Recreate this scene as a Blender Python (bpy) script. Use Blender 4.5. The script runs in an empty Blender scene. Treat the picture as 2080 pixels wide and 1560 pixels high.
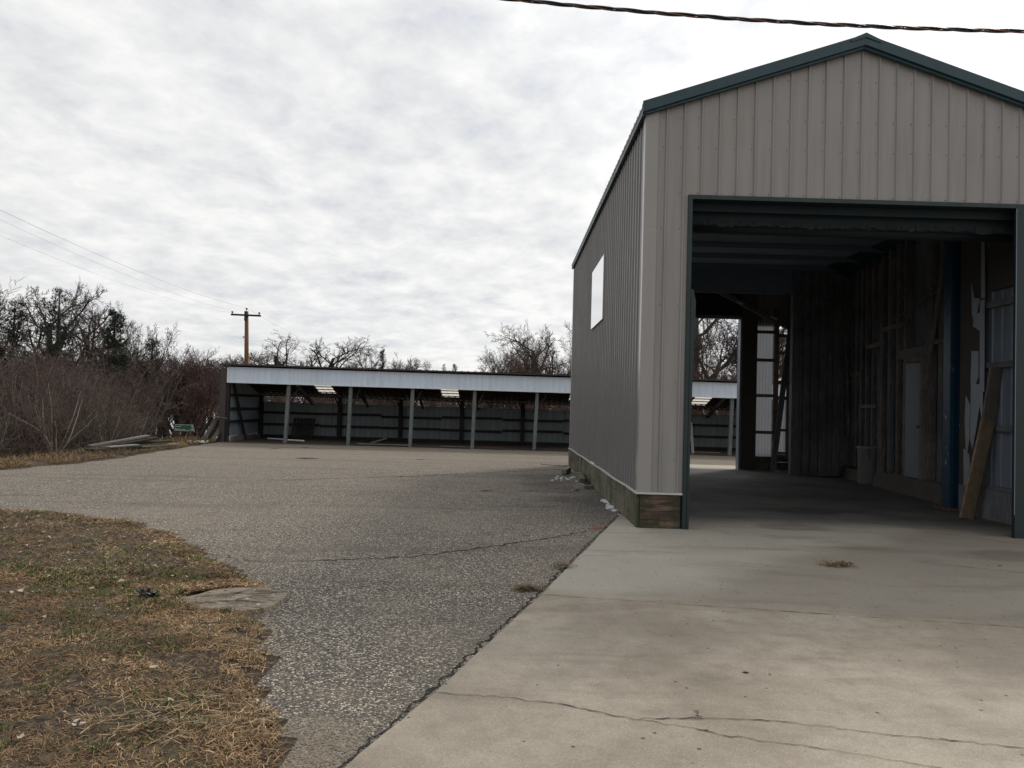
import bpy, bmesh, math, random
import numpy as np
from mathutils import Vector, Matrix, noise as mnoise
R = math.radians
random.seed(7); RNG = np.random.default_rng(7)
scene = bpy.context.scene
COL = scene.collection

# ------------------------------------------------------------------ camera
EYE = Vector((0, 0, 1.5))
cam_data = bpy.data.cameras.new("camera"); cam = bpy.data.objects.new("camera", cam_data); COL.objects.link(cam)
rx = Vector((0.99959525, -0.00512774, 0.02798299)); ux = Vector((-0.02812775, -0.03075393, 0.99913114)); fx = Vector((0.0042627, 0.99951383, 0.03088572))
M = Matrix((rx, ux, -fx)).transposed().to_4x4(); M.translation = EYE
cam.matrix_world = M
cam_data.sensor_width = 36; cam_data.lens = 27.0; cam_data.clip_start = 0.05; cam_data.clip_end = 3000
scene.camera = cam

# ------------------------------------------------------------------ light: thin bright overcast, sun ahead to the right
SUN_AZ, SUN_EL = 38.0, 42.0           # azimuth from +Y towards +X
sd = bpy.data.lights.new("sun", 'SUN'); sun = bpy.data.objects.new("sun", sd); COL.objects.link(sun)
sd.energy = 1.5; sd.angle = R(10); sd.color = (1.0, 0.93, 0.82)
sdir = Vector((math.sin(R(SUN_AZ)) * math.cos(R(SUN_EL)), math.cos(R(SUN_AZ)) * math.cos(R(SUN_EL)), math.sin(R(SUN_EL))))
sun.rotation_euler = (-sdir).to_track_quat('-Z', 'Y').to_euler()
scene.view_settings.view_transform = 'Standard'; scene.view_settings.look = 'None'
scene.view_settings.gamma = 1.0; scene.view_settings.exposure = 0.0
scene.cycles.max_bounces = 6; scene.cycles.diffuse_bounces = 4
scene.cycles.transparent_max_bounces = 6
scene.cycles.caustics_reflective = False; scene.cycles.caustics_refractive = False


class NT:
    """small helper for node trees"""
    def __init__(s, tree): s.t = tree; s.n = tree.nodes; s.l = tree.links
    def new(s, kind, **kw):
        nd = s.n.new(kind)
        for k, v in kw.items(): setattr(nd, k, v)
        return nd
    def put(s, sock, v):
        if isinstance(v, bpy.types.NodeSocket): s.l.new(v, sock)
        elif v is not None:
            if isinstance(v, (tuple, list)) and len(v) == 3 and sock.type == 'RGBA': v = (*v, 1)
            sock.default_value = v
    def math(s, op, a, b=None, c=None, clamp=False):
        nd = s.new('ShaderNodeMath', operation=op, use_clamp=clamp)
        s.put(nd.inputs[0], a)
        if b is not None: s.put(nd.inputs[1], b)
        if c is not None: s.put(nd.inputs[2], c)
        return nd.outputs[0]
    def vmath(s, op, a, b=None):
        nd = s.new('ShaderNodeVectorMath', operation=op)
        s.put(nd.inputs[0], a)
        if b is not None: s.put(nd.inputs[1], b)
        return nd.outputs[0]
    def coord(s, which='Object'): return s.new('ShaderNodeTexCoord').outputs[which]
    def mapping(s, v, scale=(1, 1, 1), rot=(0, 0, 0), loc=(0, 0, 0)):
        nd = s.new('ShaderNodeMapping'); s.put(nd.inputs[0], v)
        nd.inputs[1].default_value = loc; nd.inputs[2].default_value = rot; nd.inputs[3].default_value = scale
        return nd.outputs[0]
    def noise(s, v, scale=5, detail=4, rough=0.5, dist=0.0, col=False):
        nd = s.new('ShaderNodeTexNoise'); s.put(nd.inputs['Vector'], v)
        nd.inputs['Scale'].default_value = scale; nd.inputs['Detail'].default_value = detail
        nd.inputs['Roughness'].default_value = rough; nd.inputs['Distortion'].default_value = dist
        return nd.outputs['Color' if col else 'Fac']
    def voro(s, v, scale=5, feature='F1', out='Distance'):
        nd = s.new('ShaderNodeTexVoronoi', feature=feature); s.put(nd.inputs['Vector'], v)
        nd.inputs['Scale'].default_value = scale
        return nd.outputs[out]
    def ramp(s, f, stops, interp='LINEAR'):
        nd = s.new('ShaderNodeValToRGB'); s.put(nd.inputs[0], f); cr = nd.color_ramp; cr.interpolation = interp
        while len(cr.elements) < len(stops): cr.elements.new(0.5)
        for e, (p, c) in zip(cr.elements, stops):
            e.position = p
            e.color = (c, c, c, 1) if isinstance(c, (int, float)) else (*c, 1)
        return nd.outputs[0]
    def range(s, f, a, b, c=0.0, d=1.0):
        nd = s.new('ShaderNodeMapRange', clamp=True); s.put(nd.inputs[0], f)
        for i, v in enumerate((a, b, c, d)): nd.inputs[i + 1].default_value = v
        nd.interpolation_type = 'SMOOTHSTEP'
        return nd.outputs[0]
    def mix(s, f, a, b, mode='MIX'):
        nd = s.new('ShaderNodeMix', data_type='RGBA', blend_type=mode)
        s.put(nd.inputs[0], f); s.put(nd.inputs[6], a); s.put(nd.inputs[7], b)
        return nd.outputs[2]
    def sep(s, v):
        nd = s.new('ShaderNodeSeparateXYZ'); s.put(nd.inputs[0], v); return nd.outputs
    def comb(s, x, y, z):
        nd = s.new('ShaderNodeCombineXYZ')
        s.put(nd.inputs[0], x); s.put(nd.inputs[1], y); s.put(nd.inputs[2], z); return nd.outputs[0]
    def bump(s, h, strength=0.5, dist=0.01):
        nd = s.new('ShaderNodeBump'); s.put(nd.inputs['Height'], h)
        nd.inputs['Strength'].default_value = strength; nd.inputs['Distance'].default_value = dist
        return nd.outputs[0]


def new_mat(name):
    m = bpy.data.materials.new(name); m.use_nodes = True
    nt = NT(m.node_tree); b = m.node_tree.nodes['Principled BSDF']
    b.inputs['Roughness'].default_value = 0.8
    b.inputs['Specular IOR Level'].default_value = 0.3
    return m, nt, b


# ------------------------------------------------------------------ world: Nishita sky behind a mottled cloud deck
world = bpy.data.worlds.new("World"); scene.world = world; world.use_nodes = True
w = NT(world.node_tree); bg = world.node_tree.nodes['Background']
sky = w.new('ShaderNodeTexSky', sky_type='NISHITA'); sky.sun_disc = False
sky.sun_elevation = R(SUN_EL); sky.sun_rotation = R(SUN_AZ); sky.air_density = 1.2; sky.dust_density = 1.5
dirv = w.coord('Generated')
sx, sy, sz = w.sep(dirv)
zz = w.math('ADD', w.math('MAXIMUM', sz, 0.0), 0.17)
plane = w.comb(w.math('DIVIDE', sx, zz), w.math('DIVIDE', sy, zz), 0.0)
pl = w.mapping(plane, scale=(1.0, 0.85, 1), rot=(0, 0, R(22)))
n1 = w.noise(pl, 7.0, 8, 0.60, 0.2)
n2 = w.noise(w.mapping(pl, loc=(7, 3, 0)), 0.9, 5, 0.5, 0.2)
n3 = w.noise(w.mapping(pl, loc=(1, 9, 0), rot=(0, 0, R(-50)), scale=(1.0, 1.1, 1)), 3.4, 7, 0.58, 0.15)
dens = w.math('ADD', w.math('MULTIPLY', n1, 0.42), w.math('ADD', w.math('MULTIPLY', n2, 0.25), w.math('MULTIPLY', n3, 0.33)))
shade = w.ramp(dens, [(0.35, (0.62, 0.66, 0.73)), (0.42, (0.75, 0.76, 0.785)), (0.49, (0.845, 0.85, 0.855)), (0.58, (0.965, 0.965, 0.955))])
# glow of the veiled sun: brighter clouds towards it
dotn = w.new('ShaderNodeVectorMath', operation='DOT_PRODUCT'); w.put(dotn.inputs[0], dirv); dotn.inputs[1].default_value = sdir
near = w.range(dotn.outputs['Value'], 0.74, 1.0, 0.0, 1.0)
side = w.range(dotn.outputs['Value'], -0.7, 0.85, 0.80, 1.02)
glow = w.math('ADD', side, w.math('MULTIPLY', near, 0.32))
gl = w.comb(glow, glow, glow)
cloud = w.mix(1.0, shade, gl, 'MULTIPLY')
skyc = w.mix(1.0, sky.outputs[0], (0.11, 0.11, 0.11), 'MULTIPLY')
cover = w.range(dens, 0.30, 0.40, 0.72, 1.0)
lowc = w.range(sz, 0.0, 0.10, 0.90, 1.0)
final = w.mix(w.math('MULTIPLY', cover, lowc), skyc, cloud)
w.put(bg.inputs[0], final); bg.inputs[1].default_value = 1.0


# ------------------------------------------------------------------ object helpers
class MB:
    """collects shapes into one mesh"""
    def __init__(s): s.v = []; s.f = []
    def add(s, vs, fs):
        o = len(s.v); s.v.extend(vs); s.f.extend([tuple(i + o for i in f) for f in fs])
    def box(s, x0, x1, y0, y1, z0, z1):
        vs = [(x, y, z) for z in (z0, z1) for y in (y0, y1) for x in (x0, x1)]
        s.add(vs, [(0, 2, 3, 1), (4, 5, 7, 6), (0, 1, 5, 4), (2, 6, 7, 3), (0, 4, 6, 2), (1, 3, 7, 5)])
        return s
    def beam(s, a, b, w, h, up=(0, 0, 1), taper=1.0):
        """box from a to b, w wide, h deep"""
        a = Vector(a); b = Vector(b); d = (b - a).normalized(); up = Vector(up)
        if abs(d.dot(up)) > 0.98: up = Vector((1, 0, 0))
        r = d.cross(up).normalized(); u = r.cross(d)
        vs = []
        for p, k in ((a, 1), (b, taper)):
            for sx_, sz_ in ((-1, -1), (1, -1), (1, 1), (-1, 1)):
                vs.append(tuple(p + r * (sx_ * w / 2 * k) + u * (sz_ * h / 2 * k)))
        s.add(vs, [(3, 2, 1, 0), (4, 5, 6, 7), (0, 1, 5, 4), (1, 2, 6, 5), (2, 3, 7, 6), (3, 0, 4, 7)])
        return s
    def tube(s, pts, rad, n=6, cap=True):
        pts = [Vector(p) for p in pts]; k = len(pts)
        if not hasattr(rad, '__len__'): rad = [rad] * k
        rings = []; ref = None; base = len(s.v)
        for i in range(k):
            d = (pts[min(i + 1, k - 1)] - pts[max(i - 1, 0)])
            d = d.normalized() if d.length > 1e-9 else Vector((0, 0, 1))
            if ref is None: ref = Vector((1, 0, 0)) if abs(d.x) < 0.8 else Vector((0, 1, 0))
            r = (ref - d * ref.dot(d)).normalized(); ref = r; u = d.cross(r)
            for j in range(n):
                a = 2 * math.pi * j / n
                s.v.append(tuple(pts[i] + (r * math.cos(a) + u * math.sin(a)) * rad[i]))
        for i in range(k - 1):
            for j in range(n):
                a = base + i * n + j; b = base + i * n + (j + 1) % n
                s.f.append((a, b, b + n, a + n))
        if cap and n > 2:
            s.f.append(tuple(base + j for j in reversed(range(n)))); s.f.append(tuple(base + (k - 1) * n + j for j in range(n)))
        return s
    def prism(s, poly, z0, z1):
        n = len(poly)
        s.add([(x, y, z0) for x, y in poly] + [(x, y, z1) for x, y in poly],
              [tuple(reversed(range(n))), tuple(range(n, 2 * n))] + [(i, (i + 1) % n, n + (i + 1) % n, n + i) for i in range(n)])
        return s
    def build(s, name, mat, parent=None, bevel=0, smooth=False, loc=None):
        me = bpy.data.meshes.new(name)
        off = Vector(parent.location) if (parent is not None and parent.type == 'EMPTY') else Vector((0, 0, 0))
        if parent is not None and parent.type != 'EMPTY' and parent.parent is not None: off = Vector(parent.parent.location)
        if loc is not None: off = Vector(loc)
        v = np.array(s.v, dtype=np.float64) - np.array(off)
        me.from_pydata(v.tolist(), [], s.f)
        me.materials.append(mat); me.update()
        if smooth: me.polygons.foreach_set('use_smooth', [True] * len(me.polygons))
        o = bpy.data.objects.new(name, me); COL.objects.link(o)
        if parent is not None: o.parent = parent
        elif loc is not None: o.location = loc
        if bevel:
            b = o.modifiers.new('bevel', 'BEVEL'); b.width = bevel; b.segments = 2; b.limit_method = 'ANGLE'
        return o


def tag(o, label, cat, group=None):
    o['label'] = label; o['category'] = cat
    if group: o['group'] = group
    return o
def struct(o): o['kind'] = 'structure'; return o
def thing(name, loc, label, cat, group=None):
    o = bpy.data.objects.new(name, None); COL.objects.link(o); o.location = loc; o.empty_display_size = 0.3
    return tag(o, label, cat, group)
def copy_tree(root, loc, rz=0.0, sc=1.0, label=None, group=None):
    c = root.copy(); COL.objects.link(c); c.location = loc; c.rotation_euler = (0, 0, rz)
    c.scale = (sc, sc, sc) if not hasattr(sc, '__len__') else sc
    if label: c['label'] = label
    if group: c['group'] = group
    for ch in list(root.children):
        d = ch.copy(); COL.objects.link(d); d.parent = c
        for g in ch.children:
            e = g.copy(); COL.objects.link(e); e.parent = d
    return c


# ------------------------------------------------------------------ materials
def plain(name, c, rough=0.8, var=0.15, scale=6.0, bump=0.0, spec=0.3, metal=0.0, bscale=40.0):
    m, t, b = new_mat(name); v = t.coord()
    n = t.noise(v, scale, 6, 0.6)
    col = t.mix(n, tuple(x * (1 - var) for x in c), tuple(min(1, x * (1 + var)) for x in c))
    t.put(b.inputs['Base Color'], col); b.inputs['Roughness'].default_value = rough
    b.inputs['Specular IOR Level'].default_value = spec; b.inputs['Metallic'].default_value = metal
    if bump: t.put(b.inputs['Normal'], t.bump(t.noise(v, bscale, 4, 0.6), bump, 0.01))
    return m

def wood(name, c1, c2, stretch=(1, 1, 12), moss=None, mossamt=0.5, bump=0.4, scale=6.0, rough=0.85):
    """grain runs along the axis with the SMALL stretch value"""
    m, t, b = new_mat(name); v = t.coord()
    g = t.noise(t.mapping(v, scale=stretch), scale, 8, 0.65, 0.6)
    big = t.noise(v, 1.3, 4, 0.6)
    col = t.mix(t.range(g, 0.3, 0.7), c1, c2)
    col = t.mix(t.range(big, 0.35, 0.7, 0, 0.5), col, tuple(x * 0.45 for x in c1))
    if moss:
        mm = t.range(t.noise(v, 2.6, 6, 0.65), 0.62 - mossamt * 0.4, 0.75 - mossamt * 0.3)
        col = t.mix(mm, col, moss)
    t.put(b.inputs['Base Color'], col); b.inputs['Roughness'].default_value = rough
    t.put(b.inputs['Normal'], t.bump(g, bump, 0.01))
    return m

def siding(name, c, rough=0.38, dirt=0.25, spec=0.5):
    m, t, b = new_mat(name); v = t.coord()
    st = t.noise(t.mapping(v, scale=(3.0, 3.0, 0.25)), 3.0, 6, 0.6)
    bl = t.noise(v, 0.8, 4, 0.55)
    col = t.mix(t.range(st, 0.35, 0.75, 0, dirt), c, tuple(x * 0.62 for x in c))
    col = t.mix(t.range(bl, 0.4, 0.8, 0, dirt), col, (c[0] * 0.9, c[1] * 0.92, c[2] * 0.78))
    t.put(b.inputs['Base Color'], col)
    b.inputs['Specular IOR Level'].default_value = spec
    t.put(b.inputs['Roughness'], t.range(st, 0.2, 0.8, rough - 0.06, rough + 0.14))
    wob = t.noise(t.mapping(v, scale=(1, 1, 0.5)), 2.2, 2, 0.4)
    t.put(b.inputs['Normal'], t.bump(wob, 0.10, 0.02))
    return m

def mat_translucent(name, c, tr=0.65):
    m, t, b = new_mat(name)
    v = t.coord(); n = t.noise(v, 4, 5, 0.6)
    col = t.mix(n, tuple(x * 0.8 for x in c), c)
    out = m.node_tree.nodes['Material Output']
    tb = t.new('ShaderNodeBsdfTranslucent'); t.put(tb.inputs[0], col)
    t.put(b.inputs['Base Color'], col)
    ms = t.new('ShaderNodeMixShader'); ms.inputs[0].default_value = tr
    t.l.new(b.outputs[0], ms.inputs[1]); t.l.new(tb.outputs[0], ms.inputs[2]); t.l.new(ms.outputs[0], out.inputs[0])
    return m

MT = {}
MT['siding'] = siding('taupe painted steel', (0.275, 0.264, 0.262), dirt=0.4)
MT['siding_shaded'] = siding('taupe painted steel shaded sides', (0.175, 0.17, 0.17), rough=0.27, dirt=0.35, spec=0.6)  # same taupe paint as the front, darkened for the shaded side walls
MT['trim'] = siding('taupe trim', (0.30, 0.288, 0.278), rough=0.24, dirt=0.15)
MT['drip'] = plain('pale drip edge', (0.5, 0.5, 0.48), 0.4, 0.15, 8, spec=0.5)
MT['green'] = siding('dark green painted steel', (0.014, 0.046, 0.062), rough=0.36, dirt=0.4)
MT['greendoor'] = siding('dark green trim', (0.008, 0.022, 0.024), rough=0.42, dirt=0.4)
MT['screw'] = plain('screw heads', (0.05, 0.05, 0.05), 0.5)
MT['skirt'] = wood('mossy timber', (0.09, 0.082, 0.062), (0.19, 0.175, 0.135), (9, 1, 9), moss=(0.062, 0.070, 0.036), mossamt=0.45)
MT['skirtfront'] = wood('weathered brown timber', (0.028, 0.022, 0.017), (0.19, 0.135, 0.098), (0.7, 8, 6), moss=(0.035, 0.04, 0.024), mossamt=0.5, bump=0.9, scale=3.5)
MT['white'] = plain('white panel', (0.94, 0.95, 0.96), 0.10, 0.01, 2, spec=1.0, metal=0.65)
MT['dark'] = plain('grey blue tone lifted for haze', (0.20, 0.26, 0.34), 0.75, 0.2, 1.4, 0.4, bscale=5)  # tone raised and tinted blue to stand for haze in the unlit interior
MT['darkgreen'] = plain('dull dark green sheet', (0.012, 0.022, 0.027), 0.7, 0.3, 2)
MT['wood_old'] = wood('old brown timber', (0.15, 0.14, 0.13), (0.32, 0.30, 0.275), (9, 9, 0.8))
MT['wood_dark'] = wood('dark timber', (0.14, 0.15, 0.17), (0.28, 0.29, 0.31), (9, 9, 0.8))  # paler and bluer than the wood itself: interior haze mixed into its colour
MT['wood_black'] = wood('black weathered timber', (0.016, 0.015, 0.015), (0.045, 0.04, 0.037), (9, 9, 0.8))
MT['wood_grey'] = wood('grey weathered timber', (0.15, 0.14, 0.125), (0.27, 0.25, 0.225), (9, 9, 0.8))
MT['wood_tan'] = wood('tan plank', (0.19, 0.14, 0.095), (0.36, 0.27, 0.19), (10, 10, 0.8))
MT['girt'] = wood('pale girt', (0.17, 0.13, 0.10), (0.30, 0.24, 0.18), (0.8, 9, 9))
MT['inner'] = siding('inner face of light steel', (0.20, 0.24, 0.30), rough=0.42, dirt=0.3)
MT['innerdim'] = siding('dull steel sheet', (0.12, 0.15, 0.18), rough=0.5, dirt=0.5)
MT['silver'] = plain('peeling foil board', (0.33, 0.37, 0.43), 0.45, 0.2, 5, 0.5, spec=0.5)
MT['board'] = plain('brown hardboard', (0.085, 0.078, 0.07), 0.8, 0.2, 3, 0.2)
MT['translucent'] = mat_translucent('translucent fibreglass', (0.90, 0.86, 0.78))
MT['transpanel'] = mat_translucent('pale ribbed sheet', (0.40, 0.42, 0.46), 0.35)
MT['kerb'] = plain('old concrete', (0.16, 0.15, 0.135), 0.9, 0.35, 7, 0.8)
MT['whitedoor'] = plain('grey white door', (0.30, 0.315, 0.36), 0.5, 0.12, 3)
MT['doorframe'] = wood('door frame', (0.22, 0.20, 0.18), (0.36, 0.33, 0.30), (9, 9, 0.8))
MT['bin'] = plain('off white plastic', (0.28, 0.30, 0.285), 0.45, 0.18, 5, spec=0.5)
MT['shedwhite'] = siding('pale blue white steel', (0.70, 0.79, 0.92), rough=0.5, dirt=0.35)
MT['shedroof'] = siding('brown steel roof', (0.035, 0.028, 0.026), rough=0.45)
MT['shedend'] = siding('dark brown steel', (0.055, 0.047, 0.046), rough=0.55)
MT['shedback'] = siding('dull grey steel', (0.17, 0.20, 0.215), rough=0.6, dirt=0.5)
MT['shedinner'] = siding('light inner steel', (0.24, 0.29, 0.34), rough=0.5, dirt=0.5)
MT['postgrey'] = wood('treated grey green post', (0.12, 0.135, 0.14), (0.22, 0.24, 0.24), (9, 9, 0.8), moss=(0.15, 0.19, 0.165), mossamt=0.3)
MT['pole'] = wood('creosoted pole', (0.10, 0.05, 0.028), (0.26, 0.115, 0.05), (6, 6, 0.5))
MT['poledark'] = plain('dark crossarm', (0.035, 0.028, 0.024), 0.8)
MT['glass'] = plain('brown insulator', (0.03, 0.025, 0.03), 0.25, spec=0.6)
MT['wire'] = plain('weathered wire', (0.6, 0.61, 0.63), 0.5)
MT['cableblack'] = plain('black cable sheath', (0.012, 0.016, 0.022), 0.38, spec=0.5)
MT['cablebare'] = plain('bare conductor', (0.16, 0.07, 0.05), 0.45, metal=0.3)
MT['crack'] = plain('dark crack', (0.022, 0.02, 0.018), 0.95, 0.4, 20)
MT['signgreen'] = plain('green sign face', (0.008, 0.13, 0.09), 0.45, 0.1)
MT['signwhite'] = plain('white lettering', (0.72, 0.76, 0.74), 0.5, 0.08)
MT['signpost'] = wood('sign post', (0.06, 0.045, 0.035), (0.12, 0.09, 0.065), (9, 9, 1))
MT['snow'] = plain('crusted snow', (0.52, 0.54, 0.57), 0.7, 0.12, 20, 0.8)
MT['blackrubber'] = plain('black plastic', (0.012, 0.013, 0.018), 0.3, 0.3, 30, 0.6, spec=0.6)
MT['straw'] = plain('straw', (0.40, 0.30, 0.17), 0.8, 0.3, 30)
MT['water'] = plain('open water', (0.10, 0.12, 0.14), 0.08, 0.1, 1, spec=0.6)
MT['brick'] = plain('crumbled brick', (0.20, 0.10, 0.08), 0.9, 0.3, 20, 0.6)

# blue steel column with chipped paint
m, t, b = new_mat('chipped blue paint'); v = t.coord()
chip = t.range(t.noise(t.mapping(v, scale=(2.2, 2.2, 1.0)), 4.0, 5, 0.6), 0.655, 0.68)
big = t.noise(v, 1.5, 5, 0.6)
zfade = t.range(t.sep(v)[2], 1.6, 2.6)
chip = t.math('MULTIPLY', chip, t.math('SUBTRACT', 1.0, zfade))
col = t.mix(big, (0.010, 0.04, 0.075), (0.025, 0.085, 0.16))
t.put(b.inputs['Base Color'], t.mix(chip, col, (0.50, 0.55, 0.60))); b.inputs['Roughness'].default_value = 0.4
b.inputs['Specular IOR Level'].default_value = 0.5
MT['blue'] = m

# aggregate asphalt
m, t, b = new_mat('exposed aggregate asphalt'); v = t.coord()
X, Y, Z = t.sep(v)
wob = t.noise(v, 14, 3, 0.6, col=True)
vv = t.vmath('ADD', v, t.vmath('MULTIPLY', wob, (0.02, 0.02, 0.0)))
vv = t.mapping(vv, scale=(1, 1, 0))
d1 = t.voro(vv, 74); c1 = t.voro(vv, 74, out='Color')
d2 = t.voro(vv, 130); c2 = t.voro(vv, 130, out='Color')
r1 = t.sep(c1)[0]; r2 = t.sep(c2)[1]; hue = t.sep(c1)[1]
stone = t.ramp(r1, [(0.0, (0.045, 0.042, 0.040)), (0.30, (0.10, 0.09, 0.078)), (0.55, (0.22, 0.19, 0.155)), (0.8, (0.45, 0.39, 0.315)), (1.0, (0.78, 0.70, 0.58))])
stone = t.mix(t.math('MULTIPLY', hue, 0.55), stone, t.mix(1.0, stone, (0.95, 0.95, 1.03), 'MULTIPLY'))
grit = t.ramp(r2, [(0.0, (0.04, 0.038, 0.036)), (0.6, (0.12, 0.112, 0.10)), (1.0, (0.40, 0.37, 0.33))])
gap = t.range(d1, 0.40, 0.66)
col = t.mix(gap, stone, t.mix(0.5, grit, (0.03, 0.03, 0.03)))
dust = t.range(t.noise(v, 0.35, 5, 0.55), 0.42, 0.66)
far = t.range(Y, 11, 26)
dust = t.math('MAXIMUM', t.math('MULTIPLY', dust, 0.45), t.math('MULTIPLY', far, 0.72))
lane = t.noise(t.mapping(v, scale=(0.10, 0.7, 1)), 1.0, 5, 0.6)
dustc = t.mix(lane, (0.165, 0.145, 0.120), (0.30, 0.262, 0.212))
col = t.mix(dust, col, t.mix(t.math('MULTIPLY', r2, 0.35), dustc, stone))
# darker patch beside the long wall, with a ragged outline
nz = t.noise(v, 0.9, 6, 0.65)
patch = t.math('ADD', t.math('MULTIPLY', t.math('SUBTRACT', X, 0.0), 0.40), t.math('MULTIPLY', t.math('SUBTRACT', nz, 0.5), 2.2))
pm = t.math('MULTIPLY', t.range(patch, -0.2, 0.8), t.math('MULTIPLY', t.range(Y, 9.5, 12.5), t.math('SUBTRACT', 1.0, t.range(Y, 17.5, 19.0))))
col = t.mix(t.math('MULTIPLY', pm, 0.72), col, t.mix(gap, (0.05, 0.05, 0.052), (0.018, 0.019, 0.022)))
blot = t.range(t.noise(v, 1.7, 6, 0.7), 0.56, 0.72)
col = t.mix(t.math('MULTIPLY', blot, 0.42), col, (0.05, 0.047, 0.044))
tan = t.range(t.noise(t.mapping(v, loc=(4, 2, 0)), 0.8, 5, 0.6), 0.55, 0.75)
col = t.mix(t.math('MULTIPLY', tan, 0.34), col, (0.30, 0.235, 0.165))
track = t.noise(t.mapping(v, scale=(0.16, 1.6, 1), rot=(0, 0, R(-14))), 1.0, 6, 0.6)
col = t.mix(t.range(track, 0.50, 0.66, 0, 0.30), col, (0.06, 0.056, 0.052))
col = t.mix(1.0, col, (1.02, 1.0, 0.965), 'MULTIPLY')
nd_ = t.math('SUBTRACT', t.noise(v, 5.0, 5, 0.65), 0.5)
dx_ = t.math('MULTIPLY', t.math('ADD', X, 0.86), 2.4); dy_ = t.math('MULTIPLY', t.math('SUBTRACT', Y, 3.25), 1.7)
rr_ = t.math('ADD', t.math('SQRT', t.math('ADD', t.math('MULTIPLY', dx_, dx_), t.math('MULTIPLY', dy_, dy_))), t.math('MULTIPLY', nd_, 1.2))
sand = t.math('SUBTRACT', 1.0, t.range(rr_, 0.55, 1.0))
col = t.mix(t.math('MULTIPLY', sand, 0.85), col, t.mix(r2, (0.12, 0.095, 0.07), (0.30, 0.25, 0.19)))
t.put(b.inputs['Base Color'], col); b.inputs['Roughness'].default_value = 0.85
h = t.math('ADD', t.math('MULTIPLY', t.math('SUBTRACT', 1.0, d1), 1.0), t.math('MULTIPLY', t.math('SUBTRACT', 1.0, d2), 0.4))
t.put(b.inputs['Normal'], t.bump(h, 0.9, 0.008))
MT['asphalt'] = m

# concrete slab
m, t, b = new_mat('worn concrete'); v = t.coord(); X, Y, Z = t.sep(v)
a1 = t.noise(v, 0.7, 6, 0.6); a2 = t.noise(v, 6, 8, 0.7); a3 = t.noise(v, 90, 3, 0.6)
tanc = t.mix(t.range(a1, 0.3, 0.7), (0.25, 0.214, 0.168), (0.40, 0.352, 0.285))
tanc = t.mix(t.math('MULTIPLY', t.range(a2, 0.4, 0.75), 0.45), tanc, (0.17, 0.135, 0.10))
grey = t.mix(a1, (0.275, 0.255, 0.215), (0.41, 0.38, 0.325))
jl = t.math('ADD', t.math('SUBTRACT', Y, 6.24), t.math('MULTIPLY', t.math('SUBTRACT', X, 0.31), 0.172))
nm = t.math('MULTIPLY', t.math('SUBTRACT', t.noise(v, 0.9, 5, 0.55), 0.5), 1.6)
north = t.range(t.math('ADD', jl, t.math('MULTIPLY', nm, 0.15)), 0.0, 0.30)
st = t.math('SUBTRACT', t.math('ADD', t.math('MULTIPLY', t.math('SUBTRACT', X, 1.1), 0.95), nm), t.math('SUBTRACT', Y, 6.55))
stain = t.range(st, -0.15, 0.75)
browns = t.mix(a1, (0.205, 0.182, 0.152), (0.31, 0.278, 0.232))
nor = t.mix(stain, grey, browns)
col = t.mix(north, tanc, nor)
# oil and dirt inside the building, its floor also darkened for indoor shade
dirt_and_shade = t.range(t.math('ADD', Y, t.math('MULTIPLY', nm, 0.6)), 10.2, 11.4)
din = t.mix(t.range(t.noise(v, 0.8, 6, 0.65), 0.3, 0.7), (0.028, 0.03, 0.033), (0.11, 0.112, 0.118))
inside = t.math('MULTIPLY', dirt_and_shade, t.math('SUBTRACT', 1.0, t.range(Y, 20.6, 20.95)))
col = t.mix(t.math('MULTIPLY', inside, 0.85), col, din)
oil = t.range(t.noise(t.mapping(v, scale=(0.6, 1.4, 1), loc=(0, 5, 0)), 0.9, 5, 0.6), 0.60, 0.72)
oil = t.math('MULTIPLY', oil, t.range(Y, 8.8, 10.5))
col = t.mix(t.math('MULTIPLY', oil, 0.7), col, (0.05, 0.048, 0.045))
nd_ = t.math('SUBTRACT', t.noise(v, 2.2, 6, 0.6), 0.5)
for (cx_, cy_, sx_, sy_, amt) in ((4.75, 12.2, 1.0, 2.0, 0.8), (3.9, 10.4, 1.6, 2.6, 0.35), (5.9, 8.6, 0.9, 2.2, 0.35), (4.6, 4.6, 0.45, 1.6, 0.22)):
    dx_ = t.math('MULTIPLY', t.math('SUBTRACT', X, cx_), sx_); dy_ = t.math('MULTIPLY', t.math('SUBTRACT', Y, cy_), sy_)
    rr_ = t.math('ADD', t.math('SQRT', t.math('ADD', t.math('MULTIPLY', dx_, dx_), t.math('MULTIPLY', dy_, dy_))), t.math('MULTIPLY', nd_, 1.3))
    col = t.mix(t.math('MULTIPLY', t.math('SUBTRACT', 1.0, t.range(rr_, 0.55, 1.0)), amt), col, (0.045, 0.043, 0.04))
streak = t.range(t.noise(t.mapping(v, scale=(0.35, 2.0, 1), rot=(0, 0, R(-12))), 1.1, 6, 0.6), 0.50, 0.72)
col = t.mix(t.math('MULTIPLY', streak, 0.5), col, (0.15, 0.12, 0.09))
blob = t.range(t.noise(t.mapping(v, loc=(3, 1, 0), scale=(0.7, 1.2, 1)), 2.0, 7, 0.65), 0.52, 0.70)
col = t.mix(t.math('MULTIPLY', blob, 0.30), col, (0.14, 0.12, 0.10))
apron = t.range(Y, 20.85, 21.2)
col = t.mix(apron, col, (0.50, 0.46, 0.38))  # paler than the slab: sunlight behind the building put into the colour
fl = t.mapping(v, scale=(1, 1, 0))
p1 = t.voro(fl, 7.5); pr = t.sep(t.voro(fl, 7.5, out='Color'))[0]
pit = t.math('MULTIPLY', t.math('SUBTRACT', 1.0, t.range(p1, 0.055, 0.095)), t.range(pr, 0.22, 0.27))
p2 = t.voro(fl, 28); pr2 = t.sep(t.voro(fl, 28, out='Color'))[0]
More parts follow.
